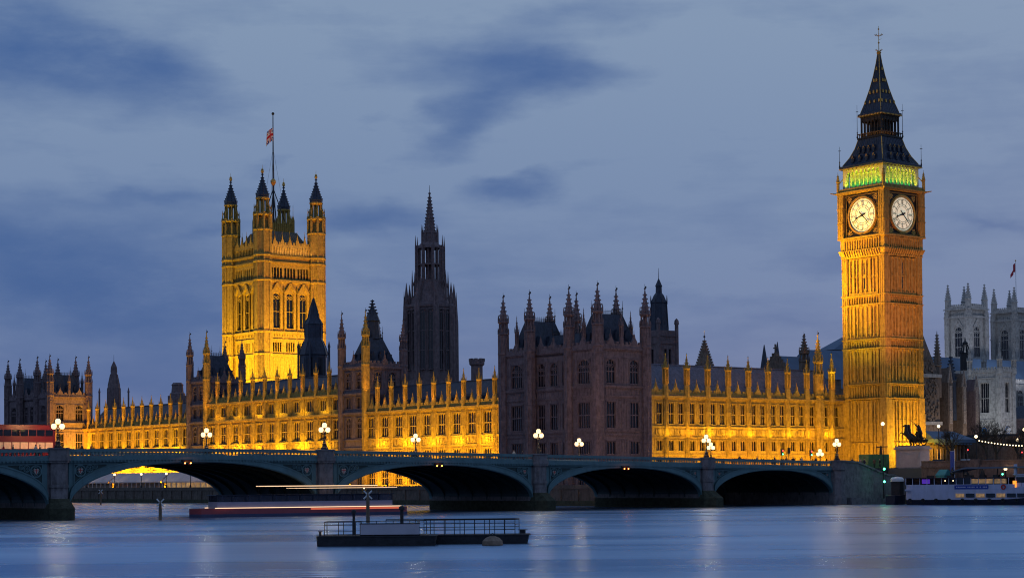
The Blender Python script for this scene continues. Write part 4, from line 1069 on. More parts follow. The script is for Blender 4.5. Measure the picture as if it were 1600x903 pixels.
def vturret():
    mb = MB(); mb.use(STONE); r = 2.75
    mb.lathe(0, 0, [(r, G0), (r, 84.6)], 8)
    for z in (37.2, 45.3, 52.4, 68.7, 74.6, 76.6): mb.lathe(0, 0, [(r*1.02, z-.2), (r*1.14, z), (r*1.14, z+.4), (r*1.02, z+.6)], 8)
    for i in range(8):
        t = pi/8+pi/4*i; mb.lathe(r*.98*cos(t), r*.98*sin(t), [(.3, G0), (.3, 84.6)], 5)
        t2 = pi/4*i
        for d_ in (-.7, 0, .7): x, y = r*.93*cos(t2)-d_*sin(t2), r*.93*sin(t2)+d_*cos(t2); mb.lathe(x, y, [(.09, G0+4), (.09, 76.5)], 4)
    rr = r*.97
    mb.lathe(0, 0, [(r*.55, 84.6), (r*.55, 89.9)], 8, cap=False)
    for i in range(8):
        t = pi/8+pi/4*i; mb.lathe(rr*cos(t), rr*sin(t), [(.42, 84.6), (.42, 89.9), (.5, 90.2), (.2, 90.6), (.16, 92.2), (.02, 93.2)], 5)
    for z in (84.4, 89.2): mb.lathe(0, 0, [(r*.98, z), (r*1.14, z+.25), (r*1.14, z+.6), (r*.9, z+.8)], 8)
    r3 = r*.66
    for i in range(8):
        t = pi/8+pi/4*i; mb.lathe(r3*cos(t), r3*sin(t), [(.24, 90), (.24, 94.6)], 5)
        mb.tube((rr*cos(t), rr*sin(t), 91.4), (r3*cos(t), r3*sin(t), 93.2), .14, .12, 4)
    mb.lathe(0, 0, [(r3*.4, 90), (r3*.4, 94.6)], 8)
    mb.lathe(0, 0, [(r3*.9, 94.2), (r3*1.22, 94.6), (r3*1.22, 95), (r3, 95.2)], 8)
    mb.use(ROOFI); pr = [(r3*1.12, 95.0), (r3*1.2, 95.9), (r3*.85, 97.4), (r3*.42, 99.8), (.22, 101.8), (.14, 103)]
    mb.lathe(0, 0, pr, 8); crockets(mb, 0, 0, pr[1:], 8, pi/8, .28, .7)
    mb.use(GOLD); mb.lathe(0, 0, [(.12, 102.6), (.5, 103.2), (.5, 103.6), (.15, 103.9)], 8); mb.ball(0, 0, 103.9, .42, 8); mb.tube((0, 0, 104), (0, 0, 105.5), .08, .03, 4)
    return mb.mesh('turret')
vm = vturret()
for x, y in ((0, 0), (A, 0), (0, A), (A, A)): part('turret', vm, vt, M=T(x, y, 0))
LEADY = mat('lead_tower_roof', (.16, .14, .11), .7, var=.3, vscale=1, streak=True)
c = MB(); c.use(LEADY); c.frustum(1.2, A-1.2, 1.2, A-1.2, 79.2, 4.6, A-4.6, 4.6, A-4.6, 85.4)
for i in range(17): x = 2+16*i/16; f = 4.6+(A-9.2)*i/16; c.tube((x, 1.2, 79.3), (f, 4.6, 85.4), .1, .08, 4); c.tube((1.2, x, 79.3), (4.6, f, 85.4), .1, .08, 4)
r_ = part('roof', c, vt)
c = MB(); c.use(STONE); c.box(5.4, A-5.4, 5.4, A-5.4, 85.2, 88.2)
for i in range(13): x = 5.4+9.2*i/12; c.lathe(x, 5.3, [(.14, 85.4), (.14, 88.8), (.02, 89.8)], 4); c.lathe(5.3, x, [(.14, 85.4), (.14, 88.8), (.02, 89.8)], 4)
for x, y in ((5.4, 5.4), (A-5.4, 5.4), (5.4, A-5.4), (A-5.4, A-5.4)): c.lathe(x, y, [(.5, 85.4), (.5, 89.5), (.1, 91)], 6); c.tube((x, y, 90), (x, y, 94.5), .08, .04, 4)
part('roof_lantern', c, r_)
c = MB(); c.use(IRON); cx = 10.0
c.tube((cx, cx, 86), (cx, cx, 103), .38, .3, 8); c.tube((cx, cx, 103), (cx, cx, 124), .26, .15, 8); c.ball(cx, cx, 124.4, .5, 8)
for i in range(4):
    a = pi/4+pi/2*i; c.tube((cx+4.2*cos(a), cx+4.2*sin(a), 88), (cx, cx, 100), .22, .14, 5); c.tube((cx+4.4*cos(a), cx+4.4*sin(a), 88), (cx, cx, 113), .035, .035, 3)
c.use(GOLD); c.lathe(cx, cx, [(.4, 101), (.9, 102), (.9, 102.6), (.35, 103.2)], 8)
fp = part('flagpole', c, vt)
def flag_mesh(w, h, n=14):
    mb = MB(); R_ = mat('flag_red', (.45, .02, .03), .8); B_ = mat('flag_blue', (.02, .04, .25), .8); W_ = mat('flag_white', (.6, .6, .6), .8)
    for i in range(n):
        for j in range(10):
            cx, cy = (i+.5)/n-.5, (j+.5)/10-.5; m_ = B_
            if abs(abs(cx)-abs(cy)) < .1: m_ = W_
            if abs(abs(cx)-abs(cy)) < .04: m_ = R_
            if abs(cx) < .12 or abs(cy) < .16: m_ = W_
            if abs(cx) < .07 or abs(cy) < .1: m_ = R_
            mb.use(m_); P_ = []
            for a, b in ((i, j), (i+1, j), (i+1, j+1), (i, j+1)):
                x = a/n; z = b/10; P_.append((-w*x*.55, sin(x*9+z)*.35*x+.0, h*z-h*1.1*x*x*.6))
            mb.quad(*P_)
    return mb.mesh('flag')
single('flag', flag_mesh(7, 4.2), None, 'union flag drooping from the flagpole of the huge square tower', 'flag', 66.6+cx, 303+cx-.2, 115.5, .4)
# ------------------------------------------------------------------ towers rising behind the river front
t = thing('spire_tower', 'slender dark octagonal spire with ringed pinnacles, between the two dark river towers', 'spire', 45, 182, 20)
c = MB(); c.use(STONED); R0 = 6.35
c.lathe(0, 0, [(R0*1.15, 20), (R0*1.12, 29), (R0, 31), (R0, 49.5), (R0*1.05, 49.8), (R0*1.05, 50.4), (R0*.9, 50.6)], 8)
for i in range(8):
    a = pi/8+pi/4*i; x, y = R0*cos(a), R0*sin(a)
    c.lathe(x, y, [(.85, 26), (.85, 50), (.6, 50.6), (.55, 52), (.05, 56.2)], 6); x *= 1.1; y *= 1.1
    c.lathe(x, y, [(.55, 26), (.5, 46), (.4, 47), (.04, 54 if i % 2 else 52)], 5)
c.lathe(0, 0, [(5.5, 50.5), (4.3, 53.2), (3.6, 56.2), (3.6, 56.8)], 8)
part('octagon', c, t)
for i in range(8):
    a = pi/4*i; F = RZ(a) @ T(0, -R0*cos(pi/8))
    window(t, F, -1.05, 33.5, 1.25, 15.5, 2, [5, 10], True, STONED, y=-.34); window(t, F, 1.05, 33.5, 1.25, 15.5, 2, [5, 10], True, STONED, y=-.34)
c = MB(); c.use(STONED)
for i in range(8):
    a = pi/8+pi/4*i; x, y = 3.3*cos(a), 3.3*sin(a)
    c.lathe(x, y, [(.5, 56), (.45, 66)], 5); c.lathe(x*1.16, y*1.16, [(.28, 53), (.25, 65.5), (.03, 68.6)], 5); c.lathe(x*1.45, y*1.45, [(.3, 50), (.28, 55.5), (.03, 59.5)], 5)
    c.tube((x*1.45, y*1.45, 55), (x, y, 59), .2, .15, 4)
    b = pi/4*i; x2, y2 = 3.05*cos(b), 3.05*sin(b)
    c.lathe(x2, y2, [(.16, 57), (.16, 65)], 4)
c.lathe(0, 0, [(1.2, 56), (1.1, 66)], 8)
for z in (56.6, 60.8, 65.2): c.lathe(0, 0, [(3.55, z), (3.6, z+.3), (2.9, z+.5)], 8)
c.lathe(0, 0, [(3.5, 65.5), (2.6, 66.4), (2.1, 67.0), (1.9, 69.2), (2.05, 69.4), (1.5, 69.8)], 8)
for i in range(8): a = pi/8+pi/4*i; c.lathe(2.15*cos(a), 2.15*sin(a), [(.22, 66), (.2, 69.4), (.03, 71.5)], 5)
part('lantern', c, t)
c = MB(); c.use(STONED); pr = [(1.5, 69.5), (1.08, 72.9), (1.2, 73.1), (.95, 73.4), (.26, 79.0), (.12, 79.6)]
c.lathe(0, 0, pr, 8); crockets(c, 0, 0, [(1.5, 69.5), (1.08, 72.9), (.26, 79.0)], 8, pi/8, .26, .8); c.ball(0, 0, 79.7, .35, 6); c.use(IRON).tube((0, 0, 79.6), (0, 0, 81.9), .09, .04, 5)
part('spire', c, t)

def vent(label, u, v, prof, m=ROOFI, n=8, fins=(), grp=None, cap=None, louv=None):
    t = thing('ventilation_tower', label, 'tower', u, v, prof[0][1], group=grp)
    c = MB(); c.use(m); c.lathe(0, 0, prof, n)
    for (r0, z0), (r1, z1) in zip(prof, prof[1:]):
        if z1-z0 > 1:
            for i in range(n): a = pi/n+2*pi*i/n; c.tube((r0*cos(a), r0*sin(a), z0), (r1*cos(a), r1*sin(a), z1), .12, .12, 4)
    part('body', c, t)
    if louv:
        r, z0, z1 = louv
        for i in range(n):
            a = 2*pi*i/n; g_ = MB(); g_.use(GLASS); q = r*cos(pi/n)
            g_.box(-r*.2, r*.2, -.05, .02, z0, z1)
            part('louvre', g_, t, M=RZ(a) @ T(0, -q))
    for r, z0, z1 in fins:
        f = MB(); f.use(m); f.lathe(0, 0, [(.3, z0), (.26, z1-1.6), (.38, z1-1.5), (.03, z1)], 6)
        me = f.mesh('pinnacle')
        for i in range(4): a = pi/4+pi/2*i; part('pinnacle', me, t, M=T(r*cos(a), r*sin(a)))
    top = prof[-1][1]; f = MB(); f.use(IRON); f.ball(0, 0, top, .22, 6); f.tube((0, 0, top-.2), (0, 0, top+2.2), .08, .03, 4); part('finial', f, t)
    return t
vent('dark octagonal iron turret standing against the right foot of the huge square tower', 15, 191.2,
     [(3.9, 27), (3.9, 31), (3.5, 31.3), (3.5, 36.8), (3.7, 37.1), (3.4, 38.4), (2.5, 40.6), (2.3, 41.4), (2.3, 44.6), (2.45, 44.8), (1.5, 46.4), (1.0, 48.6), (.15, 51.4)], fins=((4.0, 30, 40.5),), louv=(3.5, 32, 36.3))
vent('small dark stepped turret with two side pinnacles behind the farthest golden range', 20, 313.2,
     [(2.1, 24), (1.95, 34.0), (1.8, 34.6), (1.05, 38.2), (.9, 38.8), (.8, 40.4), (.1, 42)], fins=((4.6, 25, 34.2),), m=STONED)
t = thing('ventilation_tower', 'squat dark square block tower behind the farthest golden range, right of the small stepped turret', 'tower', 40, 310, 22)
c = MB(); c.use(STONED); c.box(-2.2, 2.2, -2.2, 2.2, 22, 32); c.lathe(0, 0, [(2.4, 32), (2.4, 32.6), (1.9, 33), (1.7, 35), (1.9, 35.3), (1.3, 36)], 8); part('body', c, t)
c = MB(); c.use(STONED); [c.box(x-.3, x+.3, -2.35, -2.2, 26, 31) for x in (-1.5, 0, 1.5)]; part('pilaster', c, t)
t = thing('chimney', 'octagonal stone chimney with a battlemented top above the roof, right of the tall spire', 'chimney', 25, 135.5, 24)
c = MB(); c.use(STONED); c.lathe(0, 0, [(1.45, 24), (1.4, 31.6), (1.85, 32.0), (1.85, 32.6), (1.5, 32.7)], 8)
for i in range(8): a = pi/4*i; c.box(1.5*cos(a)-.3, 1.5*cos(a)+.3, 1.5*sin(a)-.3, 1.5*sin(a)+.3, 32.6, 33.4)
part('shaft', c, t)
# square tower with the dark cap
t = thing('bell_turret', 'grey square tower with a tall dark tapering cap, just right of the dark pavilion', 'tower', 59.7, 110, 20)
c = MB(); c.use(STONED); s_ = 2.9
for k in range(4):
    c.M = face(k, s_); wall(c, 2*s_, 20, 38.2, [(a-.42, a+.42, b, d) for a in (2.15, 3.65) for b, d in ((27, 31), (31.6, 35.2))], d=.6) if False else None
c.M = I4
for k in range(4):
    c.M = face(k, s_) @ T(-s_, 0); wall(c, 2*s_, 20, 39.6, [(a-.42, a+.42, b, d) for a in (2.2, 3.6) for b, d in ((27, 31), (31.6, 35.2))], d=.5)
c.M = I4; c.box(-s_+.5, s_-.5, -s_+.5, s_-.5, 20, 39.4)
for z in (36.4, 38.2): c.box(-s_-.2, s_+.2, -s_-.2, s_+.2, z, z+.3)
for x in (-s_, s_):
    for y in (-s_, s_): c.lathe(x, y, [(.5, 20), (.45, 41), (.6, 41.2), (.5, 42), (.1, 42.5)], 6)
part('wall', c, t)
for k in (0, 1):
    for a in (-.7, .7):
        for z, h in ((27, 4), (31.6, 3.6)):
            g_ = MB(); g_.use(GLASS); g_.box(-.42, .42, 0, .05, 0, h); part('window', g_, t, M=face(k, s_-.4) @ T(a, 0, z))
c = MB(); c.use(ROOFI); pr = [(2.5, 39.4), (2.2, 41), (1.95, 46), (2.05, 46.3), (1.3, 48), (.8, 48.6), (.75, 50), (.9, 50.2), (.1, 52)]
c.lathe(0, 0, pr, 8)
for i in range(8): a = pi/8+pi/4*i; c.tube((2.3*cos(a), 2.3*sin(a), 40), (1.95*cos(a), 1.95*sin(a), 46), .12, .12, 4); c.lathe(2.05*cos(a), 2.05*sin(a), [(.12, 46), (.1, 47.2), (.02, 48)], 4)
c.tube((0, 0, 52), (0, 0, 54.5), .08, .03, 4)
part('cap', c, t)
t = thing('roof_turret', 'small brown turret with a steep pyramid cap rising from the north front roof', 'turret', 40.9, 75, 22)
c = MB(); c.use(STONEB); c.lathe(0, 0, [(1.7, 22), (1.7, 28.2), (2.1, 28.5), (2.0, 28.9), (1.2, 31.2), (.5, 33.4), (.1, 34.6)], 8); crockets(c, 0, 0, [(2.0, 28.9), (1.2, 31.2), (.1, 34.6)], 8, pi/8, .3, .5); part('body', c, t)
c = MB(); c.use(IRON); c.tube((0, 0, 34.4), (0, 0, 36.6), .07, .03, 4); c.ball(0, 0, 35.3, .25, 6); part('finial', c, t)
t = thing('slate_spire', 'slim smooth slate spirelet behind the north front roof', 'spire', 79.4, 95, 24)
c = MB(); c.use(SLATE); c.lathe(0, 0, [(1.25, 29.4), (.1, 36.2)], 8); part('spire', c, t)
c = MB(); c.use(STONEB); c.lathe(0, 0, [(1.05, 24), (1.05, 29.4)], 8); part('base', c, t)
t = thing('slate_spire', 'tiny slate spirelet behind the cross gable of the great hall', 'spire', 107.5, 118, 30)
c = MB(); c.use(SLATE); c.lathe(0, 0, [(.95, 33.0), (.08, 39.4)], 8); part('spire', c, t)
# great hall
t = thing('great_hall', 'great hall with a steep blue-grey slate roof and crossed gable, behind the north front', 'hall', 88, 95, G0)
c = MB(); c.use(STONEB); c.box(0, 18, .2, 9.8, G0, 29); part('wall', c, t)
c = MB(); c.use(LEAD); c.add([(0.6, -.3, 28.6), (18, -.3, 28.6), (18, 5, 34.2), (.6, 5, 34.2), (.6, 10.3, 28.6), (18, 10.3, 28.6)], [(0, 1, 2, 3), (3, 2, 5, 4), (0, 3, 4), (1, 5, 2)]); part('roof', c, t)
c = MB(); c.use(STONEB); c.M = RZ(-pi/2) @ T(-10.2, 0)
c.extr([(0, 26), (10.4, 26), (10.4, 28.6), (5.2, 35.0), (0, 28.6)], -.1, .7)
for i in range(8): q = i/8; c.box(5.2*q-.15, 5.2*q+.35, -.2, .8, 28.6+6.2*q, 29.4+6.2*q); c.box(10.4-5.2*q-.35, 10.4-5.2*q+.15, -.2, .8, 28.6+6.2*q, 29.4+6.2*q)
c.box(5.05, 5.35, .1, .5, 34.8, 37); c.box(4.6, 5.8, .15, .45, 35.9, 36.2); part('gable', c, t)
c = MB(); c.use(LEAD); c.M = T(34, 32)
c.add([(0, -9, 28), (50, -9, 28), (46, 0, 39.2), (4.2, 0, 38.6), (0, 9, 28), (50, 9, 28)], [(0, 1, 2, 3), (3, 2, 5, 4), (0, 3, 4), (1, 5, 2)]); part('main_roof', c, t)
c = MB(); c.use(STONEB); c.M = T(34, 32); c.box(.3, 49.7, -8.7, 8.7, G0, 28.1); part('main_wall', c, t)
t = thing('office_building', 'building with broad low blue roof and dark eaves, immediately left of the clock tower', 'building', 174, 160, G0)
c = MB(); c.use(STONEP); c.box(.6, 40, .6, 5, G0, 41); part('wall', c, t)
c = MB(); c.use(LEAD); c.frustum(-.6, 41, -.6, 6, 42.2, 15, 26, 2.3, 3.2, 49.5); r_ = part('roof', c, t)
c = MB(); c.use(IRON); c.box(-.9, 41.3, -.9, 6.3, 41, 42.2); part('eaves', c, r_)
for i in range(6):
    c = MB(); c.use(GLASS); c.box(0, 1.2, -.05, .1, 33, 38.5); part('window', c, t, M=T(3+i*3, .78))
t = thing('pinnacled_turret', 'brown crocketed stone turret with a tall spire behind the right end of the north front', 'turret', 71.8, 75, 20)
part('turret', turret_mesh(1.15, 20, 27.5, 37.6, STONEB, STONEB), t)

# ------------------------------------------------------------------ right of the clock tower
def abbey_tower(label, u, v, grp):
    t = thing('abbey_tower', label, 'church tower', u, v, G0, group=grp)
    A = 9.4; z1 = 67.2
    w_ = MB(); w_.use(STONEP)
    for F in (FN(0, 0), FE(0, A)):
        w_.M = F; wall(w_, A, G0, z1, [(3.0, 6.4, 49.2, 60.2)], d=.6)
        w_.extr([(2.4, 60.2), (2.9, 60.2), (4.7, 62.3), (6.5, 60.2), (7.0, 60.2), (4.7, 63.4)], -.3, 0)
        panelling(w_, 2.4, 7.0, 64.2, 66.2, 5); panelling(w_, 2.6, 6.8, 40, 47.6, 3)
    w_.M = I4; w_.box(A-.3, A, .05, A, G0, z1); w_.box(.05, A, A-.3, A, G0, z1); w_.box(.5, A-.5, .5, A-.5, 66, 66.4)
    for x in (0, A):
        for y in (0, A):
            w_.box(x-1.0, x+1.0, y-1.0, y+1.0, G0, 66)
            for q in (-.8, .8): w_.box(x+q-.15, x+q+.15, y-1.12, y+1.12, 50, 65.5); w_.box(x-1.12, x+1.12, y+q-.15, y+q+.15, 50, 65.5)
    part('wall', w_, t)
    for z in (47.8, 56.6, 63.6, 66.6):
        s = MB(); s.use(STONEP); s.box(-1.2, A+1.2, -1.25, -1.0, z, z+.45); s.box(-1.25, -1.0, -1.2, A+1.2, z, z+.45)
        s.M = I4; part('string_course', s, t) if z > 60 else None
        if z < 60:
            s = MB(); s.use(STONEP)
            for x in (0, A): s.box(x-1.2, x+1.2, -1.2, 1.2, z, z+.4)
            s.box(-1.2, 1.2, A-1.2, A+1.2, z, z+.4); part('string_course', s, t)
    for F in (FN(0, 0), FE(0, A)):
        window(t, F, 4.7, 49.2, 3.4, 11.0, 3, [3.6, 7.2], True, STONEP)
        pm = MB(); pm.use(STONEP); parapet(pm, F @ T(0, -1.1), 0, A, 67.0, 1.6, 0); part('parapet', pm, t)
    pn = MB(); pn.use(STONEP); pn.lathe(0, 0, [(1.2, 66), (1.15, 70.2), (1.4, 70.5), (1.0, 70.9), (.5, 73.4), (.06, 76.4)], 8); crockets(pn, 0, 0, [(1.0, 70.9), (.5, 73.4), (.06, 76.4)], 4, pi/4, .3, .8)
    pm_ = pn.mesh('pinnacle')
    for x in (0, A):
        for y in (0, A): part('pinnacle', pm_, t, M=T(x, y, 0))
    return t
abbey_tower('left one of the two pale twin church towers', 322.9, 230, 'pale twin church towers')
abbey_tower('right one of the pale twin church towers, cut by the photo edge', 349.9, 230, 'pale twin church towers')
t = thing('flagpole', 'white flagpole standing behind the right twin church tower', 'flagpole', 355, 233, 60)
c = MB(); c.use(WHITE); c.tube((0, 0, 60), (0, 0, 86.6), .16, .1, 6); part('pole', c, t)
c = MB(); c.use(GOLD); c.ball(0, 0, 86.8, .3, 6); part('ball', c, t)
fl = MB(); fl.use(mat('crimson_cloth', (.4, .04, .06), .8))
for i in range(8):
    for j in range(5):
        P_ = []
        for a, b in ((i, j), (i+1, j), (i+1, j+1), (i, j+1)):
            x = a/8; P_.append((-3.6*x, sin(x*7)*.4, 3.4*(b/5)*(1-x*.6)-2.6*x*x+.0))
        fl.quad(*P_)
single('flag', fl, None, 'small red flag blowing left from the white pole above the twin church towers', 'flag', 354.7, 233, 82.4, .2)
# nave
t = thing('abbey_nave', 'long blue-roofed church body below the twin towers', 'church', 262, 213, G0)
c = MB(); c.use(STONEP); c.box(0, 120, 0, 14, G0, 38.6); part('wall', c, t)
c = MB(); c.use(LEAD); c.add([(0, -.5, 38.4), (120, -.5, 38.4), (120, 7, 47.4), (0, 7, 47.4), (0, 14.5, 38.4), (120, 14.5, 38.4)], [(0, 1, 2, 3), (3, 2, 5, 4), (0, 3, 4), (1, 5, 2)]); part('roof', c, t)
pm = MB(); pm.use(STONEP); parapet(pm, FN(0, 0), 0, 120, 38.6, 1.5, -.8); part('parapet', pm, t)
for i in range(12):
    window(t, FN(0, 0), 5+i*9, 28, 3, 8, 3, [4], True, STONEP, y=-.3)
# pale square church tower
t = thing('church_tower', 'pale square battlemented church tower with blue clock dials', 'church tower', 212, 130, 6.2)
A, B = 6.6, 10.9; zc = 35.4
w_ = MB(); w_.use(STONEP)
for F, L, c0 in ((FN(0, 0), A, 3.4), (FE(0, B), B, 5.3)):
    ww = 2.0 if L < 8 else 3.3
    w_.M = F; wall(w_, L, 6, zc, [(c0-ww/2, c0+ww/2, 23.6, 32.4)], d=.9)
    w_.box(c0-.25, c0+.25, -.05, .02, 21.8, 22.8)
    for z in (20.6, 21.4, 33.6): w_.box(-.1, L+.1, -.2, 0, z, z+.25)
    for x in (0.45, L-.45): w_.box(x-.75, x+.75, -.35, 0, 6, zc); w_.box(x-.8, x+.8, -.42, 0, 30.6, 30.9)
w_.M = I4; w_.box(.1, A, B-.3, B, 6, zc); w_.box(A-.3, A, .1, B, 6, zc); w_.box(.3, A-.2, .3, B-.2, zc-.5, zc-.1)
part('wall', w_, t)
for F, L, c0 in ((FN(0, 0), A, 3.4), (FE(0, B), B, 5.3)):
    ww = 2.0 if L < 8 else 3.3
    window(t, F, c0, 23.6, ww, 8.8, 4 if ww > 3 else 2, [4.2], False, STONEP, y=.35)
    pm = MB(); pm.use(STONEP); parapet(pm, F, 0, L, zc, 1.5, -.2); part('parapet', pm, t)
    d = MB(); d.use(mat('clock_blue', (.02, .16, .42), .5)); d.M = F @ T(c0, 0, 18.3) @ Matrix.Rotation(pi/2, 4, 'X'); r = 1.25
    d.lathe(0, 0, [(r, .05), (r, .25)], 24); do = part('clock_dial', d, t)
    n_ = MB(); n_.use(IRON if L > 8 else WHITE); n_.M = F; n_.ring(c0, 18.3, .62 if L > 8 else .95, 0, -.32, -.26, 20); n_.use(GOLD); n_.ring(c0, 18.3, 1.2, 1.08, -.31, -.26, 24); n_.tube((c0, -.36, 18.3), (c0-.5, -.36, 17.7), .05, .04, 4); n_.tube((c0, -.36, 18.3), (c0+.25, -.36, 19.2), .04, .03, 4)
    part('clock_hands', n_, do)
for x, y in ((0, 0), (A, 0), (0, B), (A, B)):
    part('pinnacle', pinnacle_mesh(.75, 3.6, 9.0, STONEP), t, M=T(x, y, zc))
t = thing('roof_lantern', 'small dark wooden lantern cupola between the church tower pinnacles', 'cupola', 240, 165, 30)
c = MB(); c.use(IRON); c.lathe(0, 0, [(1.7, 38), (1.7, 43.6), (2.0, 43.8)], 8)
for i in range(8): a = pi/8+pi/4*i; c.tube((1.7*cos(a), 1.7*sin(a), 43.8), (.7*cos(a), .7*sin(a), 46.6), .16, .14, 4)
c.lathe(0, 0, [(.7, 46.4), (.9, 47), (.3, 47.6), (.1, 48.6)], 8); part('cupola', c, t)
c = MB(); c.use(STONEP); c.box(-5, 5, -5, 5, G0, 38); part('base', c, t)
# ornate chapel with buttresses
CARV = mat('carved_pale_stone', (.3, .25, .22), .9, var=.5, vscale=2.5, bump=.8, bscale=5)
t = thing('gothic_chapel', 'brown carved gothic chapel with pinnacled buttresses right of the clock tower', 'chapel', 148, 110, 6)
w_ = MB(); w_.use(STONEB); w_.box(0, 32, 2.0, 16, 6, 27.4)
w_.box(0, 11.5, -1, 10, 6, 31.6); w_.extr([(-1, 32), (11, 32), (5, 42.5)], -1.1, .2)
rng = random.Random(3)
for i in range(220):
    x = rng.uniform(.5, 11); z = rng.uniform(18, 31) if i < 170 else rng.uniform(32, 36)
    s = rng.uniform(.15, .4); 
    if z > 32 and abs(x-5) > (42-z)*.55: continue
    w_.box(x-s, x+s, -1.35, -1, z-s, z+s*.6)
part('wall', w_, t)
s = MB(); s.use(STONEP)
for z in (31.2, 18.6): s.box(-.5, 12, -1.5, -.9, z, z+.9)
part('string_course', s, t)
pn = lambda r, zb, zs, zt, m: (lambda c: (c.use(m), c.lathe(0, 0, [(r, zb), (r, zs), (r*1.25, zs+.3), (r*.95, zs+.6), (.05, zt)], 8), crockets(c, 0, 0, [(r*.95, zs+.6), (.05, zt)], 4, pi/4, r*.3, .8), c.mesh('pinnacle'))[-1])(MB())
part('pinnacle', pn(1.05, 26, 34.2, 43.8, STONEB), t, M=T(12.0, 0, 0))
part('pinnacle', pn(1.4, 20, 30.4, 37.4, SLATE), t, M=T(18.8, 1, 0))
part('pinnacle', pn(.55, 22, 27.5, 33.5, STONEB), t, M=T(22.8, 1, 0))
for i, x in enumerate((15.4, 21.2, 26.4)):
    b = MB(); b.use(STONEB if i < 2 else STONED); b.M = T(x, -1.5)
    b.extr([(-.9, 6), (.9, 6), (.9, 30-i), (0, 34-i*1.4), (-.9, 30-i)], 0, 3.2)
    b.use(STONEP)
    b.use(CARV); b.box(-.5, .5, -.15, 0, 19, 29); [b.box(-.6, .6, -.25, 0, z, z+.25) for z in (19, 22.3, 25.7, 28.9)]
    b.extr([(-1, 30-i), (-.5, 30-i), (0, 33.4-i*1.4), (.5, 30-i), (1, 30-i), (0, 35-i*1.4)], -.1, .3)
    part('buttress', b, t)
for x in (18.4, 24): window(t, FN(0, 2.0), x, 20, 2.4, 6, 3, [3], True, STONEP, y=-.3)
c = MB(); c.use(SLATE); c.add([(12, 2, 27.4), (32, 2, 27.4), (32, 9, 33.5), (12, 9, 33.5), (12, 16, 27.4), (32, 16, 27.4)], [(0, 1, 2, 3), (3, 2, 5, 4), (0, 3, 4), (1, 5, 2)]); part('roof', c, t)
# low arcade with blue roof
t = thing('low_arcade', 'low building with a blue lead roof and arcaded front behind the bronze chariot statue', 'building', 81.2, 46, 6.2)
c = MB(); c.use(STONEB); c.box(0, 13, 1.5, 9, 6, 12.2)
for i in range(11): x = .6+i*1.18; c.box(x-.15, x+.15, .9, 1.5, 6.2, 11.6)
part('wall', c, t)
c = MB(); c.use(LEAD); c.frustum(-.5, 13.4, -.4, 9.5, 12.9, 0, 9.5, 2.5, 7, 14.7); c.box(-.6, 13.5, -.6, 9.6, 12.2, 12.9); r_ = part('roof', c, t)
c = MB(); c.use(LEAD)
for i in range(12): x = .1+i*1.07; c.ring(x, 12.1, .42, .2, -.5, -.35, 8, pi, 2*pi)
part('valance', c, r_)
for i in range(7):
    c = MB(); c.use(WARMGLOW if i in (1, 4) else GLASS); c.box(0, 1.3, 1.4, 1.45, 7, 10.8); part('window', c, t, M=T(.9+i*1.8, 0))
# plain buildings that close the view down the street
for (u, v, w1, d1, h1, lab) in ((98, 34, 60, 30, 13.5, 'dim brown stone building low behind the bare trees at the right edge'), (225, 112, 60, 30, 22, 'dark stone block at the foot of the pale church tower')):
    t = thing('stone_building', lab, 'building', u, v, 6.2)
    c = MB(); c.use(STONEB if h1 < 20 else STONED); c.box(0, w1, 0, d1, 6, h1); c.box(-.3, w1+.3, -.3, d1, h1-.7, h1); part('wall', c, t)
    c = MB(); c.use(SLATE); c.box(.5, w1-.5, .5, d1-.5, h1, h1+.5) if h1 < 20 else c.frustum(0, w1, 0, d1, h1, 4, w1-4, 6, d1-6, h1+4); part('roof', c, t)
    for i in range(int(w1/4)):
        for z in range(int((h1-8)/4)+1): c = MB(); c.use(WARMGLOW if (i*7+z*3) % 11 == 0 else GLASS); c.box(0, 1.3, -.02, .1, 0, 2.1); part('window', c, t, M=T(1.5+i*4, 0, 7.6+z*3.8))
    
# ------------------------------------------------------------------ embankment, steps, plinth and chariot
t = thing('river_stairs', 'grey stone stair wall sloping down from the bridge end to the pier', 'stairs', .6, 0, 0)
c = MB(); c.use(GRANITE)
prof = [(1.0, -2), (1.0, 7.3), (4.2, 7.15), (6.2, 6.6), (10.5, 5.3), (12.0, 4.9), (13.5, 4.9), (17.5, 3.4), (19.5, 2.9), (19.5, -2)]
c.extr(prof, -.6, -.1)
c.extr([(1.2, -2), (17.4, -2), (17.4, 1.0), (1.2, 1.2)], -1.9, -.6)
part('wall', c, t)
c = MB(); c.use(GRANITE)
for (x0, z0), (x1, z1) in zip(prof[1:-1], prof[2:-1]): c.add([(x0, -.8, z0), (x1, -.8, z1), (x1, .1, z1), (x0, .1, z0), (x0, -.8, z0+.3), (x1, -.8, z1+.3), (x1, .1, z1+.3), (x0, .1, z0+.3)], [(0, 1, 2, 3), (4, 5, 6, 7), (0, 1, 5, 4), (3, 2, 6, 7)])
part('coping', c, t)
c = MB(); c.use(PAVE)
n_ = 26
for i in range(n_): x = 5+i*.55; c.box(x, x+.56, -.1, 3.4, 1.4, 6.1-i*.155)
part('step_flight', c, t)
c = MB(); c.use(GRANITE); c.extr([(4, 0), (24, 0), (24, 2.9), (20, 3.5), (16, 5.5), (9, 7.2), (4, 7.2)], 3.4, 3.9); part('back_wall', c, t)
t = thing('statue_plinth', 'pale granite plinth under the bronze chariot', 'plinth', 20.8, 4.5, 2.4, rot=-pi/2)
PL = mat('pink_granite', (.42, .33, .31), .7, var=.15, vscale=.8, bump=.2)
c = MB(); c.use(GRANITE); c.box(-.2, 5.7, -.2, 2.8, 0, 6.4); part('base', c, t)
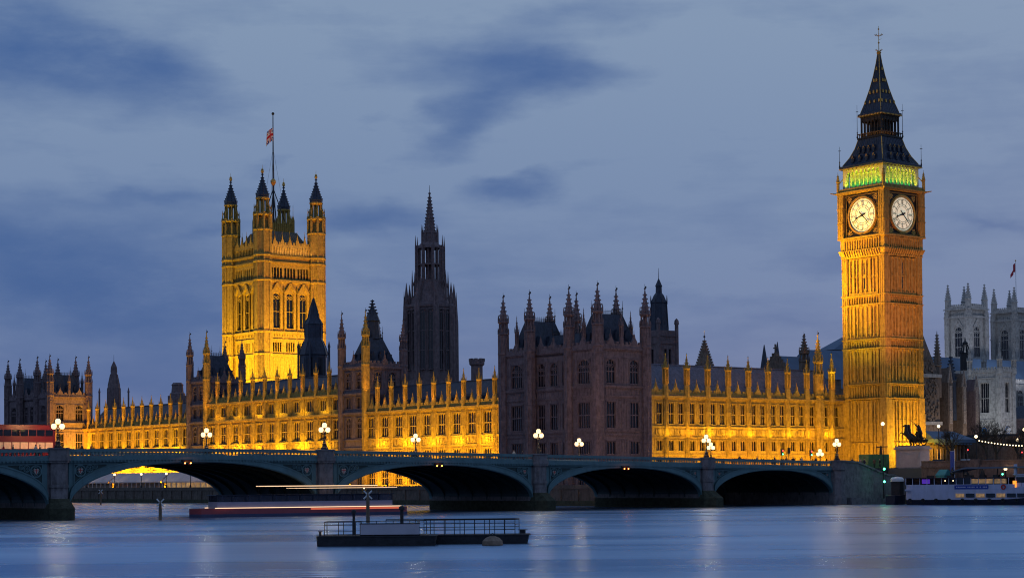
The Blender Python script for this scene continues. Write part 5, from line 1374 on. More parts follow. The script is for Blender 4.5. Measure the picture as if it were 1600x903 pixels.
c = MB(); c.use(PL); c.box(0, 5.5, 0, 2.6, 6.4, 9.6); c.box(.5, 5.0, -.06, 0, 6.9, 9.2); part('die', c, t)
c = MB(); c.use(PL); c.box(-.3, 5.8, -.3, 2.9, 9.6, 9.9); c.box(-.1, 5.6, -.1, 2.7, 9.9, 10.2); part('cornice', c, t)

def skin_mesh(name, verts, edges, radii, mats, sub=1, root=0, zmat=None):
    me = D.meshes.new(name+'_cage'); me.from_pydata(verts, edges, []); o = D.objects.new(name+'_tmp', me); COL.objects.link(o)
    md = o.modifiers.new('skin', 'SKIN'); md.use_smooth_shade = True
    for i, r in enumerate(radii):
        s = me.skin_vertices[0].data[i]; s.radius = (r, r) if not isinstance(r, tuple) else r; s.use_root = (i == root)
    if sub: sb = o.modifiers.new('sub', 'SUBSURF'); sb.levels = sub; sb.render_levels = sub
    dg = bpy.context.evaluated_depsgraph_get(); dg.update()
    out = D.meshes.new_from_object(o.evaluated_get(dg)); out.name = name
    D.objects.remove(o); D.meshes.remove(me)
    out.materials.clear()
    for m in mats: out.materials.append(m)
    if zmat:
        for p in out.polygons: p.material_index = zmat(p.center)
    for p in out.polygons: p.use_smooth = True
    return out
# horse rearing, nose towards -x
HV = [(0, 0, 1.45), (-.55, 0, 1.5), (-1.0, 0, 1.85), (-1.12, 0, 2.35), (-1.2, 0, 2.8), (-1.55, 0, 2.78), (-1.95, 0, 2.5),          # spine to muzzle
      (.5, 0, 1.3), (.85, 0, 1.2), (1.25, 0, 1.0), (1.45, 0, .6),                                                          # rump, tail
      (.62, .28, .95), (.35, .3, .6), (.75, .3, .3), (.6, .3, .02), (.45, .3, 0), (.62, -.28, .95), (.75, -.3, .55), (1.1, -.3, .3), (1.0, -.3, .02), (.85, -.3, 0),
      (-1.0, .26, 1.45), (-1.6, .3, 1.45), (-1.95, .3, 1.1), (-1.75, .3, .95), (-1.0, -.26, 1.4), (-1.7, -.3, 1.6), (-2.05, -.3, 1.35), (-2.0, -.3, 1.1), (-1.2, .09, 3.02), (-1.2, -.09, 3.02)]
HE = [(0, 1), (1, 2), (2, 3), (3, 4), (4, 5), (5, 6), (0, 7), (7, 8), (8, 9), (9, 10), (7, 11), (11, 12), (12, 13), (13, 14), (14, 15), (7, 16), (16, 17), (17, 18), (18, 19), (19, 20), (2, 21), (21, 22), (22, 23), (23, 24), (2, 25), (25, 26), (26, 27), (27, 28), (4, 29), (4, 30)]
HR = [.4, .4, .4, .3, .22, .16, .1, .4, .3, .09, .06, .24, .14, .09, .07, .06, .24, .14, .09, .07, .06, .17, .11, .07, .06, .17, .11, .07, .06, .04, .04]
hm = skin_mesh('horse', HV, HE, HR, [BRONZE], 1)
SQ = T(0, 0, 10.2) @ Matrix.Diagonal((.74, .74, .92, 1)) @ T(0, 0, -10.2)
t = thing('chariot_statue', 'dark bronze chariot group with rearing horses and spear-raising woman on the plinth', 'statue', 22.1, 4.5, 10.2, rot=-pi/2)
S13 = Matrix.Scale(1.28, 4)
REAR = T(.6, 0, 0) @ Matrix.Rotation(radians(17), 4, 'Y') @ T(-.6, 0, 0)
part('horse', hm, t, M=SQ @ T(2.6, -.7, 10.2) @ S13 @ REAR); part('horse', hm, t, M=SQ @ T(2.3, .7, 10.22) @ S13 @ REAR)
def robed(sc=1, arm=True):
    v = [(0, 0, 1.0), (0, 0, 1.3), (0, 0, 1.52), (0, 0, 1.72), (0, 0, .6), (.1, 0, .1), (0, .2, 1.45), (-.35, .3, 1.3), (-.6, .25, 1.2), (0, -.2, 1.45), (-.3, -.3, 1.62 if arm else 1.2), (-.55, -.3, 1.85 if arm else 1.0), (.3, 0, 1.0), (.5, 0, .5)]
    e = [(0, 1), (1, 2), (2, 3), (0, 4), (4, 5), (1, 6), (6, 7), (7, 8), (1, 9), (9, 10), (10, 11), (1, 12), (12, 13)]
    r = [.2, .22, .09, .13, .26, .34, .1, .07, .05, .1, .07, .05, .2, .22]
    return skin_mesh('figure', v, e, r, [BRONZE], 1)
rb = robed()
part('figure', rb, t, M=SQ @ T(5.7, 0, 11.4) @ Matrix.Scale(1.75, 4)); part('figure', robed(1, False), t, M=SQ @ T(4.6, .5, 10.9) @ Matrix.Scale(1.25, 4)); part('figure', rb.copy(), t, M=SQ @ T(6.6, -.3, 10.9) @ Matrix.Scale(1.1, 4))
c = MB(); c.use(BRONZE); c.tube((4.9, -.5, 14.6), (3.4, -.7, 15.3), .05, .03, 5); c.tube((4.9, -.5, 14.6), (5.6, -.45, 14.3), .05, .05, 5); part('spear', c, t, M=SQ)
c = MB(); c.use(BRONZE); c.extr([(5.0, 10.9), (7.6, 10.9), (7.9, 11.4), (7.3, 11.5), (5.4, 11.6), (4.9, 12.2), (4.7, 12.2)], -.85, .85); c.tube((5.0, 0, 11.1), (2.2, 0, 11.5), .09, .07, 6); part('chariot_body', c, t, M=SQ)
for y in (-1.1, 1.1):
    c = MB(); c.use(BRONZE); c.ring(0, 0, .85, .68, -.08, .08, 20); c.ring(0, 0, .2, 0, -.14, .14, 10)
    for i in range(8): a = pi/4*i; c.tube((.1*cos(a), 0, .1*sin(a)), (.75*cos(a), 0, .75*sin(a)), .05, .05, 4)
    c.extr([(0, .06), (-.9 if y < 0 else .9, .0), (0, -.06)], -.2, -.14) if y < 0 else None
    part('wheel', c, t, M=SQ @ T(6.3, y, 11.06))
c = MB(); c.use(BRONZE); c.box(.4, 7.6, -1.3, 1.5, 10.2, 10.3); part('bronze_base', c, t, M=SQ)

# embankment wall north of the stairs
t = thing('embankment_wall', 'long red-brown granite embankment wall behind the white tour boat', 'wall', 17.6, 0, 0)
EW = mat('red_brown_granite', (.19, .12, .1), .85, var=.3, vscale=.4, bump=.4, bscale=2, streak=True, brick=(1.6, .8))
c = MB(); c.use(EW); c.M = FE(0, 0)
c.box(4, 120, 0, 1.2, -2, 6.3)
for i in range(8): c.box(16+i*14.5-.9, 16+i*14.5+.9, -.5, 0, -2, 7.6)
part('wall', c, t)
c = MB(); c.use(EW); c.M = FE(0, 0)
c.box(4, 120, -.25, .9, 6.3, 6.6); c.box(4, 120, 0, .6, 6.6, 7.25); c.box(4, 120, -.12, .75, 7.25, 7.45); c.box(4, 120, -.2, 0, 4.2, 4.5)
part('coping', c, t)
c = MB(); c.use(GRANITE); c.box(-6.4, 0, -120, -1.2, -2, 1.3); pf = part('pier_ledge', c, t)
c = MB(); c.use(WEED); c.box(-6.6, -6.4, -120, -1.2, -2, .8); part('tide_line', c, pf)

# small green kiosk, banner, dark gables on the pier
t = thing('kiosk', 'small teal pitched-roof kiosk at the foot of the embankment wall', 'kiosk', 15.9, -10.4, 1.3)
c = MB(); c.use(TEAL); c.box(-1, 1, -.9, .9, 1.3, 4.9); part('cabin', c, t)
c = MB(); c.use(TEAL); c.frustum(-1.15, 1.15, -1.05, 1.05, 4.9, -.1, .1, -.9, .9, 5.9); part('roof', c, t)
c = MB(); c.use(GLASS); c.M = FE(-1.02, .5); c.box(.1, .9, -.02, .02, 2.8, 4.2); part('window', c, t)
for k, (v, h) in enumerate(((-13.3, 6.2), (-16.3, 6.0), (-19.7, 5.9))):
    t = thing('pier_post', ['dark pointed pier post nearest the teal kiosk', 'dark pointed pier post in the middle, left of the covered pier roof', 'dark pointed pier post under the covered pier roof'][k], 'post', 14.6, v, 1.3, group='pointed pier posts')
    c = MB(); c.use(IRON); c.lathe(0, 0, [(.28, 1.3), (.28, h-1.2), (.5, h-1.1), (.04, h)], 4, pi/4); part('post', c, t)
    c = MB(); c.use(IRON); c.ball(0, 0, h, .1, 6); part('finial', c, t)
t = thing('banner_sign', 'tall narrow blue banner sign standing before the embankment wall', 'sign', 16.2, -12.0, 1.3)
c = MB(); c.use(BLUEP); c.M = FE(0, 0); c.box(-.42, .42, -.06, .06, 3.6, 9.0); part('banner', c, t)
c = MB(); c.use(WHITE); c.M = FE(0, 0); c.tube((.5, 0, 1.3), (.5, 0, 9.2), .05, .05, 6); c.tube((-.45, 0, 9.05), (.55, 0, 9.05), .03, .03, 5); part('pole', c, t)
# covered pier roof
t = thing('pier_shelter', 'long flat-roofed pier shelter behind the upper deck of the tour boat', 'shelter', 9.5, -18.0, 0)
c = MB(); c.use(LEAD); c.M = FE(1.5, 0); c.extr([(-1.0, 5.35), (2, 5.9), (26, 6.1), (26, 6.25), (2, 6.2), (-1.0, 5.45)], -1.5, 2.0); part('roof', c, t)
for x in (1, 8, 15, 22):
    c = MB(); c.use(IRON); c.tube((1.0, -x, 0), (1.0, -x, 5.9), .1, .1, 6); part('column', c, t)
c = MB(); c.use(WOOD); c.box(-.6, 3.6, -26, 1, -.5, .9); part('pontoon_deck', c, t)

# ------------------------------------------------------------------ boats
def hull(L, B, zd, zk, bow=3.0, n=24, sheer=.0, stern=.5):
    def sec(i):
        x = L*i/n; f = 1.0
        if x > L-bow*2: q = (x-(L-2*bow))/(2*bow); f = sqrt(max(.0004, 1-q**2.2))
        if x < stern*2: f *= .8+.2*(x/(stern*2))
        return x, B/2*f, zd+sheer*max(0, (x/L-.5)*2)**2
    return [sec(i) for i in range(n+1)]
def loft(mb, secs, z0, z1f, k=.88, off=0):
    vs = []
    for x, b, zs in secs: z1 = z1f(x, zs); vs += [(x, -b*k-off, z0), (x, -b-off, z1), (x, b+off, z1), (x, b*k+off, z0)]
    m_ = len(secs)
    mb.add(vs, [(4*i+j, 4*i+4+j, 4*i+4+(j+1) % 4, 4*i+(j+1) % 4) for i in range(m_-1) for j in range(4)]+[(0, 1, 2, 3), (4*m_-1, 4*m_-2, 4*m_-3, 4*m_-4)])
# white tour boat: stern at the left, bow out of the frame; local +x is towards the bow
ang = atan2(-31.0-(-11.1), 10.6-4.7)-0.0
BM = Matrix.Diagonal((1, -1, 1, 1)); BOATW = mat('bluish_white_boat_paint', (.38, .43, .62), .45, var=.12, vscale=1.5, streak=True)
t = thing('tour_boat', 'white two-deck tour boat moored at the right edge, dark hull, blue name board', 'boat', 4.9, -12.5, 0, rot=atan2(-19.9, 5.9))
L = 29; secs = hull(L, 5.6, 1.9, 0, 4, sheer=1.7)
c = MB(); c.M = BM; c.use(NAVY); loft(c, secs, -.4, lambda x, zs: .85+max(0, (x/L-.5)*2)**2*1.6, .9, .02); part('lower_hull', c, t)
c = MB(); c.M = BM; c.use(BOATW); loft(c, secs, .7, lambda x, zs: zs+.75, .97); part('hull', c, t)
c = MB(); c.M = BM; c.use(BOATW); loft(c, hull(19.5, 5.3, 0, 0, .5), 2.4, lambda x, zs: 3.35, 1); c.box(0, 19.5, -2.75, 2.75, 2.3, 2.6); part('deckhouse', c, t)
c = MB(); c.M = BM; c.use(GLASS); loft(c, hull(18, 5.0, 0, 0, .5), 3.3, lambda x, zs: 4.4, 1); up_ = part('saloon', c, t)
for x0, x1, m_ in ((3.0, 4.4, PURPLE), (7, 7.15, BULB), (8.4, 8.55, BULB), (11.5, 15.3, BOATWIN), (15.6, 17.6, BOATWIN)):
    for s_ in (1,):
        c = MB(); c.M = BM; c.use(m_); c.box(x0, x1, 2.52, 2.55, 3.5 if x1-x0 > 1 else 3.9, 4.25 if x1-x0 > 1 else 4.05); part('lit_window', c, up_)
c = MB(); c.M = BM; c.use(BOATW)
for i in range(15): c.box(i*1.28+.02, i*1.28+.12, 2.55, 2.62, 3.3, 4.4)
part('mullion', c, up_)
c = MB(); c.M = BM; c.use(NAVY); loft(c, hull(18.6, 5.8, 0, 0, .5), 4.4, lambda x, zs: 4.5, 1); part('roof', c, t)
for i in range(7):
    c = MB(); c.M = BM; c.use(BOATWIN if i in (0, 2, 4) else GLASS); c.box(0, 1.5, -.02, .03, 0, .62); w1 = part('window', c, t, M=T(9.0+i*1.75, -2.83, 1.25))
c = MB(); c.M = BM; c.use(BLUEP); c.box(8.8, 14.6, 2.72, 2.80, 2.55, 3.25); sg = part('name_board', c, t)
c = MB(); c.M = BM; c.use(BOATW); rngb = random.Random(5)
x = 9.1
while x < 14.2: w1 = rngb.uniform(.12, .22); c.box(x, x+w1, 2.8, 2.82, 2.82, 3.0); x += w1+.1+(.25 if rngb.random() < .2 else 0)
part('lettering', c, sg)
c = MB(); c.M = BM; c.use(BOATW); c.frustum(18.6, 21.8, -1.9, 1.9, 2.3, 18.9, 21.6, -1.7, 1.7, 4.9); c.box(18.5, 21.9, -2, 2, 4.9, 5.02); wh = part('wheelhouse', c, t)
c = MB(); c.M = BM; c.use(GLASS); c.box(19.0, 21.5, 1.78, 1.86, 3.6, 4.5); part('window', c, wh)
c = MB(); c.M = BM; c.use(REDP); c.M = BM @ T(17.2, 2.82, 2.9) ; c.ring(0, 0, .42, .22, -.06, .08, 16); part('lifebuoy', c, t)
c = MB(); c.M = BM; c.use(AMBER); c.box(18.5, 19.1, 2.0, 2.1, 2.5, 3.9); part('lit_sign', c, t)
c = MB(); c.M = BM; c.use(BOATW); c.tube((22.2, 0, 3), (21.6, 0, 7.2), .16, .08, 6); c.tube((18.2, 0, 4.8), (18.2, 0, 6.6), .3, .3, 8); part('mast', c, t)
c = MB(); c.M = BM; c.use(EGREEN); c.ball(17.0, 2.6, 4.98, .14, 8); part('side_light', c, t)
c = MB(); c.M = BM; c.use(IRON)
for i in range(14): x = 20+i*.65; c.tube((x, 2.3-(i/14)**2*1.6, 3.0+i*.06), (x, 2.3-(i/14)**2*1.6, 3.9+i*.07), .03, .03, 4)
part('rail', c, t)
c = MB(); c.M = BM; c.use(IRON)
for i in range(9):
    x = 1+i*2.3; c.ring(x, .75, .33, .14, 2.86, 3.02, 10)
    part('fender', c, t); c = MB(); c.M = BM; c.use(IRON)
for x, h_ in ((3, 1.0), (6.5, .9), (10, 1.05), (12.2, .95), (14.5, 1.1)):
    c = MB(); c.M = BM; c.use(IRON); c.box(x, x+.9, -.5, .5, 4.5, 4.5+h_*.35); part('deck_box', c, t)
# moored launch with a white cover at the stern of the tour boat
t = thing('workboat', 'small dark workboat with a rounded white canopy behind the stern of the tour boat', 'boat', 2.6, -9.8, 0, rot=.3)
c = MB(); c.use(NAVY); loft(c, hull(5.5, 2.2, 1.2, 0, 1.6), -.3, lambda x, zs: 1.5+x*.05, .85); part('hull', c, t)
c = MB(); c.use(WHITE); c.lathe(3.0, 0, [(1.1, 3.9), (1.15, 4.3), (.9, 4.6), (.3, 4.7)], 12); part('canopy', c, t)
c = MB(); c.use(IRON); c.box(2.2, 3.9, -.75, .75, 1.4, 3.9); part('cabin', c, t)
# river boat at the middle, with strip lights along its decks
t = thing('passenger_boat', 'long low passenger boat with white strip lights and a red band, before the second pier', 'boat', -95.6, -7.0, 0, rot=atan2(7.2, -28.4))
L = 30; secs = hull(L, 5.2, 1.2, 0, 3.5)
c = MB(); c.use(mat('slate_blue_hull', (.07, .08, .16), .4, var=.15)); loft(c, secs, -.4, lambda x, zs: .42, .95); part('lower_hull', c, t)
c = MB(); c.use(mat('plum_hull_band', (.3, .07, .09), .45, var=.15)); loft(c, secs, .4, lambda x, zs: 1.12, .99); part('hull', c, t)
c = MB(); c.use(STRIPW)
for s_ in (-1, 1): c.box(1.0, 27.2, s_*2.60-.03, s_*2.60+.03, 1.16, 1.26)
part('strip_light', c, t)
c = MB(); c.use(STRIPR)
for s_ in (-1, 1): c.box(1.0, 14, s_*2.61-.02, s_*2.61+.02, .86, 1.08)
part('red_strip', c, t)
c = MB(); c.use(mat('mauve_cabin_paint', (.26, .26, .38), .4, var=.1)); c.box(2.2, 26.8, -2.3, 2.3, 1.1, 2.0); ca = part('cabin', c, t)
GB = D.materials.new('clear_blue_glazing'); GB.use_nodes = True; _b = GB.node_tree.nodes['Principled BSDF']; _b.inputs['Base Color'].default_value = (.3, .33, .5, 1); _b.inputs['Transmission Weight'].default_value = .85; _b.inputs['Roughness'].default_value = .05; _b.inputs['IOR'].default_value = 1.05
for i in range(13):
    for s_ in (-1, 1):
        c = MB(); c.use(GB); c.box(.06, 1.75, s_*2.26-.02, s_*2.26+.02, 2.0, 2.85)
        part('window', c, ca, M=T(2.3+i*1.88, 0))
c = MB(); c.use(NAVY)
for i in range(14):
    for s_ in (-1, 1): c.box(2.2+i*1.88, 2.3+i*1.88, s_*2.26-.05, s_*2.26+.05, 2.0, 2.85)
c.box(2.0, 27, -2.4, 2.4, 2.85, 2.95); part('roof', c, t)
c = MB(); c.use(IRON)
for i in range(12):
    for s_ in (-1, 1): c.tube((4.5+i*1.4, s_*1.9, 2.95), (4.5+i*1.4, s_*1.9, 4.1), .025, .025, 4)
c.box(4.3, 20.2, -2.1, 2.1, 4.12, 4.18); ao = part('awning', c, t)
c = MB(); c.use(STRIPW)
for s_ in (-1, 1): c.box(4.3, 20.2, s_*2.14-.03, s_*2.14+.03, 4.0, 4.1); c.box(1.4, 16, s_*2.0-.02, s_*2.0+.02, 3.72, 3.78)
part('strip_light', c, ao)


# mooring pontoon: laid out square to the bank we stand on
def UV(x, y): x -= OX; y -= OY; return cos(PHI)*x+sin(PHI)*y, -sin(PHI)*x+cos(PHI)*y
pu, pv = UV(-13.45, 134.0)
t = thing('mooring_pontoon', 'dark floating pontoon with railings and a white panel in the foreground', 'pontoon', pu, pv, 0, rot=-PHI)
PD = mat('dark_tarred_steel', (.022, .024, .032), .65, var=.4, vscale=2, bump=.3)
c = MB(); c.use(PD); c.frustum(.0, 8.0, 0, 2.5, -.3, -.08, 8.15, -.05, 2.55, .62); c.box(-.12, 8.2, -.1, 2.6, .62, .7); part('front_float', c, t)
c = MB(); c.use(PD); c.frustum(3.9, 14.4, 2.8, 5.2, -.3, 3.8, 14.6, 2.7, 5.3, .58); c.box(3.8, 14.7, 2.65, 5.35, .58, .66); c.box(5, 7.8, 2.4, 2.9, .45, .62); part('rear_float', c, t)
for (x, y, h, r) in ((2.4, 1.3, 1.9, .1), (5.55, 4.6, 2.1, .13), (14.15, 4.9, .35, .22), (.15, .4, .45, .1)):
    c = MB(); c.use(PD); c.lathe(x, y, [(r, .6), (r, .6+h*.85), (r*1.7, .6+h*.86), (r*1.7, .6+h*.95), (r*.8, .6+h)], 8); part('bollard', c, t)
def rail(x0, y0, x1, y1, n, h, rows):
    c = MB(); c.use(IRON)
    for i in range(n+1): q = i/n; c.tube((x0+(x1-x0)*q, y0+(y1-y0)*q, .65), (x0+(x1-x0)*q, y0+(y1-y0)*q, .65+h), .028, .028, 5)
    for z in rows: c.tube((x0, y0, .65+z), (x1, y1, .65+z), .025, .025, 5)
    part('railing', c, t)
rail(.45, .3, 2.4, .3, 2, 1.02, (.35, .8, 1.02)); rail(.45, 2.2, 7.4, 2.2, 6, 1.02, (.1, 1.02)); rail(.45, .3, .45, 2.2, 1, 1.02, (.8, 1.02))
rail(2.6, .3, 3.0, .3, 1, 1.02, (1.02,)); rail(7.2, 2.95, 13.6, 2.95, 9, 1.08, (.35, .8, 1.08)); rail(4.4, 5.0, 13.9, 5.0, 9, 1.08, (.5, 1.0, 1.08)); rail(6.9, .4, 6.9, 2.2, 1, 1.02, (.7, 1.02)); rail(13.6, 2.95, 13.9, 5.0, 1, 1.08, (.7, 1.08))
c = MB(); c.use(mat('mauve_white_panel', (.42, .42, .52), .6, var=.1)); c.box(2.95, 7.0, .22, .28, .78, 1.5); part('panel', c, t)
c = MB(); c.use(IRON); c.box(2.9, 7.05, .2, .3, .7, .78); c.box(2.9, 7.05, .2, .3, 1.5, 1.56); part('panel_frame', c, t)
c = MB(); c.use(WOOD)
for i in range(8): c.box(.2+i*.95, 1.0+i*.95, .2, 2.4, .7, .74)
part('deck_boards', c, t)
bu, bv = UV(-1.4, 133.6)
t = thing('mooring_buoy', 'round brown mooring buoy floating against the pontoon', 'buoy', bu, bv, 0, rot=-PHI)
c = MB(); c.use(FOAM); c.lathe(0, 0, [(.25, -.5), (.62, -.3), (.74, .05), (.7, .3), (.5, .5), (.2, .62), (.05, .64)], 14); part('float', c, t)
c = MB(); c.use(IRON); c.ring(0, .68, .16, .1, -.04, .04, 10); part('ring', c, t)
# X-topped navigation beacons
def beacon(label, px, Yd, h, light=False):
    u, v = UV(px*Yd, Yd); t = thing('navigation_beacon', label, 'beacon', u, v, 0, rot=-PHI, group='X-topped river beacons')
    c = MB(); c.use(WOOD); c.lathe(0, 0, [(.22, -.5), (.2, h-.9), (.1, h)], 8); part('post', c, t)
    c = MB(); c.use(GOLD if light else WHITE); c.tube((-.45, 0, h-.7), (.45, 0, h+.2), .09, .09, 5); c.tube((.45, 0, h-.7), (-.45, 0, h+.2), .09, .09, 5); part('topmark', c, t)
    if light: c = MB(); c.use(GLOBEW); c.ball(0, 0, h+.35, .12, 6); part('lamp', c, t)
beacon('wooden post with an X topmark in the river, under the left lit arch', -.1811, 240, 2.4)
beacon('pale post with an X topmark in the river left of the pontoon panel', -.0744, 215, 3.3)
beacon('short gilt-topped beacon post by the river wall, right of the pale X post', -.0763, 309, 3.2, True)
beacon('tiny dark post by the river wall near the left pier', -.2117, 440, 3.2)

# ------------------------------------------------------------------ terrace: marquees, lamps
for i, (va, vb) in enumerate(((170, 196), (197, 224), (225, 246))):
    t = thing('marquee', ['striped pink and white marquee seen under the left arch, nearest the middle pier', 'long pale marquee on the terrace, middle one under the left arch', 'farthest pale marquee on the terrace, next to the left pier'][i], 'marquee', -25.6, vb, 2.75, group='marquees on the river terrace')
    F = FE(0, 0); L = vb-va
    c = MB(); c.use(MARQ); c.M = F; c.add([(0, 0, 5.2), (L, 0, 5.2), (L, 2.5, 7.4), (0, 2.5, 7.4), (0, 5, 5.2), (L, 5, 5.2)], [(0, 1, 2, 3), (3, 2, 5, 4), (0, 3, 4), (1, 5, 2)]); part('roof', c, t)
    c = MB(); c.use(MARQ); c.M = F
    for k in range(int(L/2.4)+1): c.box(min(L-.1, k*2.4), min(L, k*2.4+.22), 0, .1, 2.75, 5.2)
    c.box(0, L, -.02, .05, 4.9, 5.2); part('frame', c, t)
    c = MB(); c.use(WARMGLOW if i == 0 else mat('dim_canvas_wall', (.3, .22, .18), .8)); c.M = F; c.box(.2, L-.2, 1.2, 1.3, 2.8, 4.9); part('back_wall', c, t)  # nearest marquee's back wall glows itself in place of lamps inside
tl = thing('terrace_lamp', 'x', 'street lamp', 0, 0, 0)
c = MB(); c.use(IRON); c.lathe(0, 0, [(.25, 0), (.2, .5), (.08, .7), (.07, 3.0), (.15, 3.1)], 6); part('post', c, tl)
c = MB(); c.use(GLOBEW); c.ball(0, 0, 3.35, .3, 10); part('globe', c, tl)
for i, v in enumerate((236, 220, 205.5, 192.5, 180.5, 118, 98)):
    o = tl if i == 0 else copy_tree(tl); o.location = W(-26.2, v, 3.7)
    o['label'] = 'single-globe lamp on the terrace wall, ' + ['farthest left under the left arch', 'second lamp from the left under the left arch', 'third lamp from the left under the left arch', 'fourth lamp from the left under the left arch', 'nearest the right end of the left arch opening', 'seen through the arch right of the second pier', 'on the terrace hidden behind the middle pier'][i]
    o['group'] = 'single-globe lamps on the river terrace'
    point('terrace_lamp_light', -26.4, v, 7.1, 120, (1, .78, .45), .3)

# ------------------------------------------------------------------ traffic and people on the bridge
t = thing('double_decker_bus', 'red double-decker bus on the bridge at the left edge of the photo', 'bus', -146.5, 7.2, 7.85)
BUSW = litwin('lit_bus_window', (1, .5, .28), .2); BR = mat('bus_red', (.2, .02, .026), .35, var=.08); zb = ztop(-146.5)-1.2
c = MB(); c.use(BR); c.box(-5.4, 5.4, -1.25, 1.25, zb+.35, zb+4.35); c.box(-5.3, 5.3, -1.15, 1.15, zb+4.35, zb+4.45); part('body', c, t)
for k in range(9):
    for z, h in ((1.35, .85), (3.0, .8)):
        for s_ in (-1, 1):
            c = MB(); c.use(BUSW if z < 2 else GLASS); c.box(0, 1.02, s_*1.27-.01, s_*1.27+.01, 0, h)
            part('window', c, t, M=T(-5.1+k*1.14, 0, zb+z))
for x in (-3.6, 3.2):
    for y in (-1.1, 1.1):
        c = MB(); c.use(IRON); c.ring(0, 0, .5, .22, -.15, .15, 16); wo_ = part('wheel', c, t, M=T(x, y, zb+.5)); c = MB(); c.use(WHITE); c.ring(0, 0, .22, 0, -.12, .12, 10); part('hub', c, wo_, M=T(x, y, zb+.5))
c = MB(); c.use(WHITE); c.box(5.38, 5.44, -1.0, -.7, zb+.7, zb+.95); c.box(5.38, 5.44, .7, 1.0, zb+.7, zb+.95); part('headlight', c, t)

def person_mesh(coat, legs, hair, walk=.2, bag=False):
    v = [(0, 0, .95), (0, 0, 1.2), (0, 0, 1.42), (0, 0, 1.52), (0, 0, 1.62), (0, 0, 1.72),
         (0, .1, .9), (walk*.5, .1, .5), (walk, .1, .08), (walk+.16, .1, .04), (0, -.1, .9), (-walk*.4, -.1, .5), (-walk, -.1, .08), (-walk+.16, -.1, .04),
         (0, .2, 1.38), (-.08, .25, 1.1), (.06, .26, .86), (0, -.2, 1.38), (.08, -.25, 1.1), (.2, -.26, .9)]
    e = [(0, 1), (1, 2), (2, 3), (3, 4), (4, 5), (0, 6), (6, 7), (7, 8), (8, 9), (0, 10), (10, 11), (11, 12), (12, 13), (2, 14), (14, 15), (15, 16), (2, 17), (17, 18), (18, 19)]
    r = [.15, .16, .15, .06, .1, .08, .1, .075, .05, .045, .1, .075, .05, .045, .08, .055, .04, .08, .055, .04]
    def zm(c):
        if c.z > 1.68 or (c.z > 1.55 and c.x < -.02): return 3
        if c.z > 1.47: return 0
        if abs(c.y) > .2 and c.z < .93: return 0
        return 1 if c.z > .82 else 2
    return skin_mesh('person', v, e, r, [SKIN, coat, legs, hair], 1, 0, zm)
cm = [mat('coat_'+n, c_, .8, var=.1) for n, c_ in (('red', (.45, .02, .02)), ('navy', (.02, .025, .05)), ('cream', (.55, .5, .42)), ('brown', (.1, .06, .04)), ('black', (.015, .015, .018)), ('grey', (.14, .14, .15)))]
HAIR = mat('dark_hair', (.02, .015, .01), .8); HAIRB = mat('fair_hair', (.4, .26, .1), .8); TRS = mat('dark_trousers', (.02, .02, .03), .8)
pms = [person_mesh(cm[0], TRS, HAIRB, .05), person_mesh(cm[1], TRS, HAIR, .28), person_mesh(cm[2], TRS, HAIR, .15), person_mesh(cm[3], TRS, HAIR, .25), person_mesh(cm[4], TRS, HAIR, .2), person_mesh(cm[5], TRS, HAIR, .05)]
PEO = [(-149.9, 2, 0, 'person in a red coat standing at the far left of the bridge'), (-148.8, 1.6, 1, 'person in a navy coat just right of the one in red'),
 (-145.6, 2, 2, 'person in a cream coat at the parapet left of the first lamp'), (-144.9, 2.3, 3, 'person in a brown coat right beside the one in cream'),
 (-139.3, 2, 4, 'person in black just right of the first bridge lamp'), (-138.1, 1.7, 3, 'person in brown second to the right of the first bridge lamp'),
 (-112.5, 1.8, 4, 'person in black left of the lamp over the second pier'), (-69.0, 1.6, 2, 'person in a pale coat left of the lamp over the middle pier'),
 (-66.7, 2.5, 1, 'person in navy at the foot of the lamp over the middle pier'),
 (-21.5, 1.6, 4, 'person in black left of the traffic lights near the bridge end'), (-17.0, 2, 5, 'grey-clad person between the two traffic lights'),
 (-13.4, 1.5, 1, 'navy-clad person right of the traffic lights near the bridge end'), (-9.6, 2.4, 3, 'brown-clad person in the group near the bridge end'),
 (-8.8, 1.6, 4, 'person in black in the group near the bridge end'), (-6.3, 2, 2, 'person in cream near the bridge end'), (-3.2, 1.7, 4, 'person in black nearest the abutment lamp'), (-2.5, 2.3, 5, 'person in grey beside the one nearest the abutment lamp'),
 (9.5, 3.0, 4, 'person in black at the head of the river stairs'), (11.2, 2.6, 5, 'person in grey at the head of the river stairs'), (13.0, 3.3, 1, 'person in navy above the river stairs'), (15.2, 2.9, 3, 'person in brown above the river stairs'), (17.0, 3.2, 4, 'person in black next to the plinth')]
for i, (u, v, k, lab) in enumerate(PEO):
    z = ztop(u)-1.07 if u < 0 else 6.43 if u < 9 else 6.3
    if u >= 9: v += 1.8
    single('person', pms[k], None, lab, 'person', u, v, z, rot=random.uniform(-.6, .6)+(pi if i % 2 else 0), group='pedestrians on the bridge')
def traffic_light(label, u, v, z, col, h=3.2):
    t = thing('traffic_light', label, 'traffic light', u, v, z, group='traffic lights')
    c = MB(); c.use(IRON); c.lathe(0, 0, [(.12, z), (.08, z+.5), (.07, z+h)], 6); part('pole', c, t)
    c = MB(); c.use(IRON); c.box(-.2, .2, -.2, .15, z+h-.2, z+h+.85); hd = part('signal_head', c, t)
    for q, m_ in ((.65, ERED), (.35, AMBER), (.05, EGREEN)):
        if m_ not in col: continue
        c = MB(); c.use(m_); c.ball(0, -.22, z+h+q-.05, .11, 8); part('lens', c, hd)
traffic_light('traffic light with red over green, left one near the bridge end', -8.6, 4.4, ztop(-8.6)-1.07, (ERED, EGREEN), 2.2)
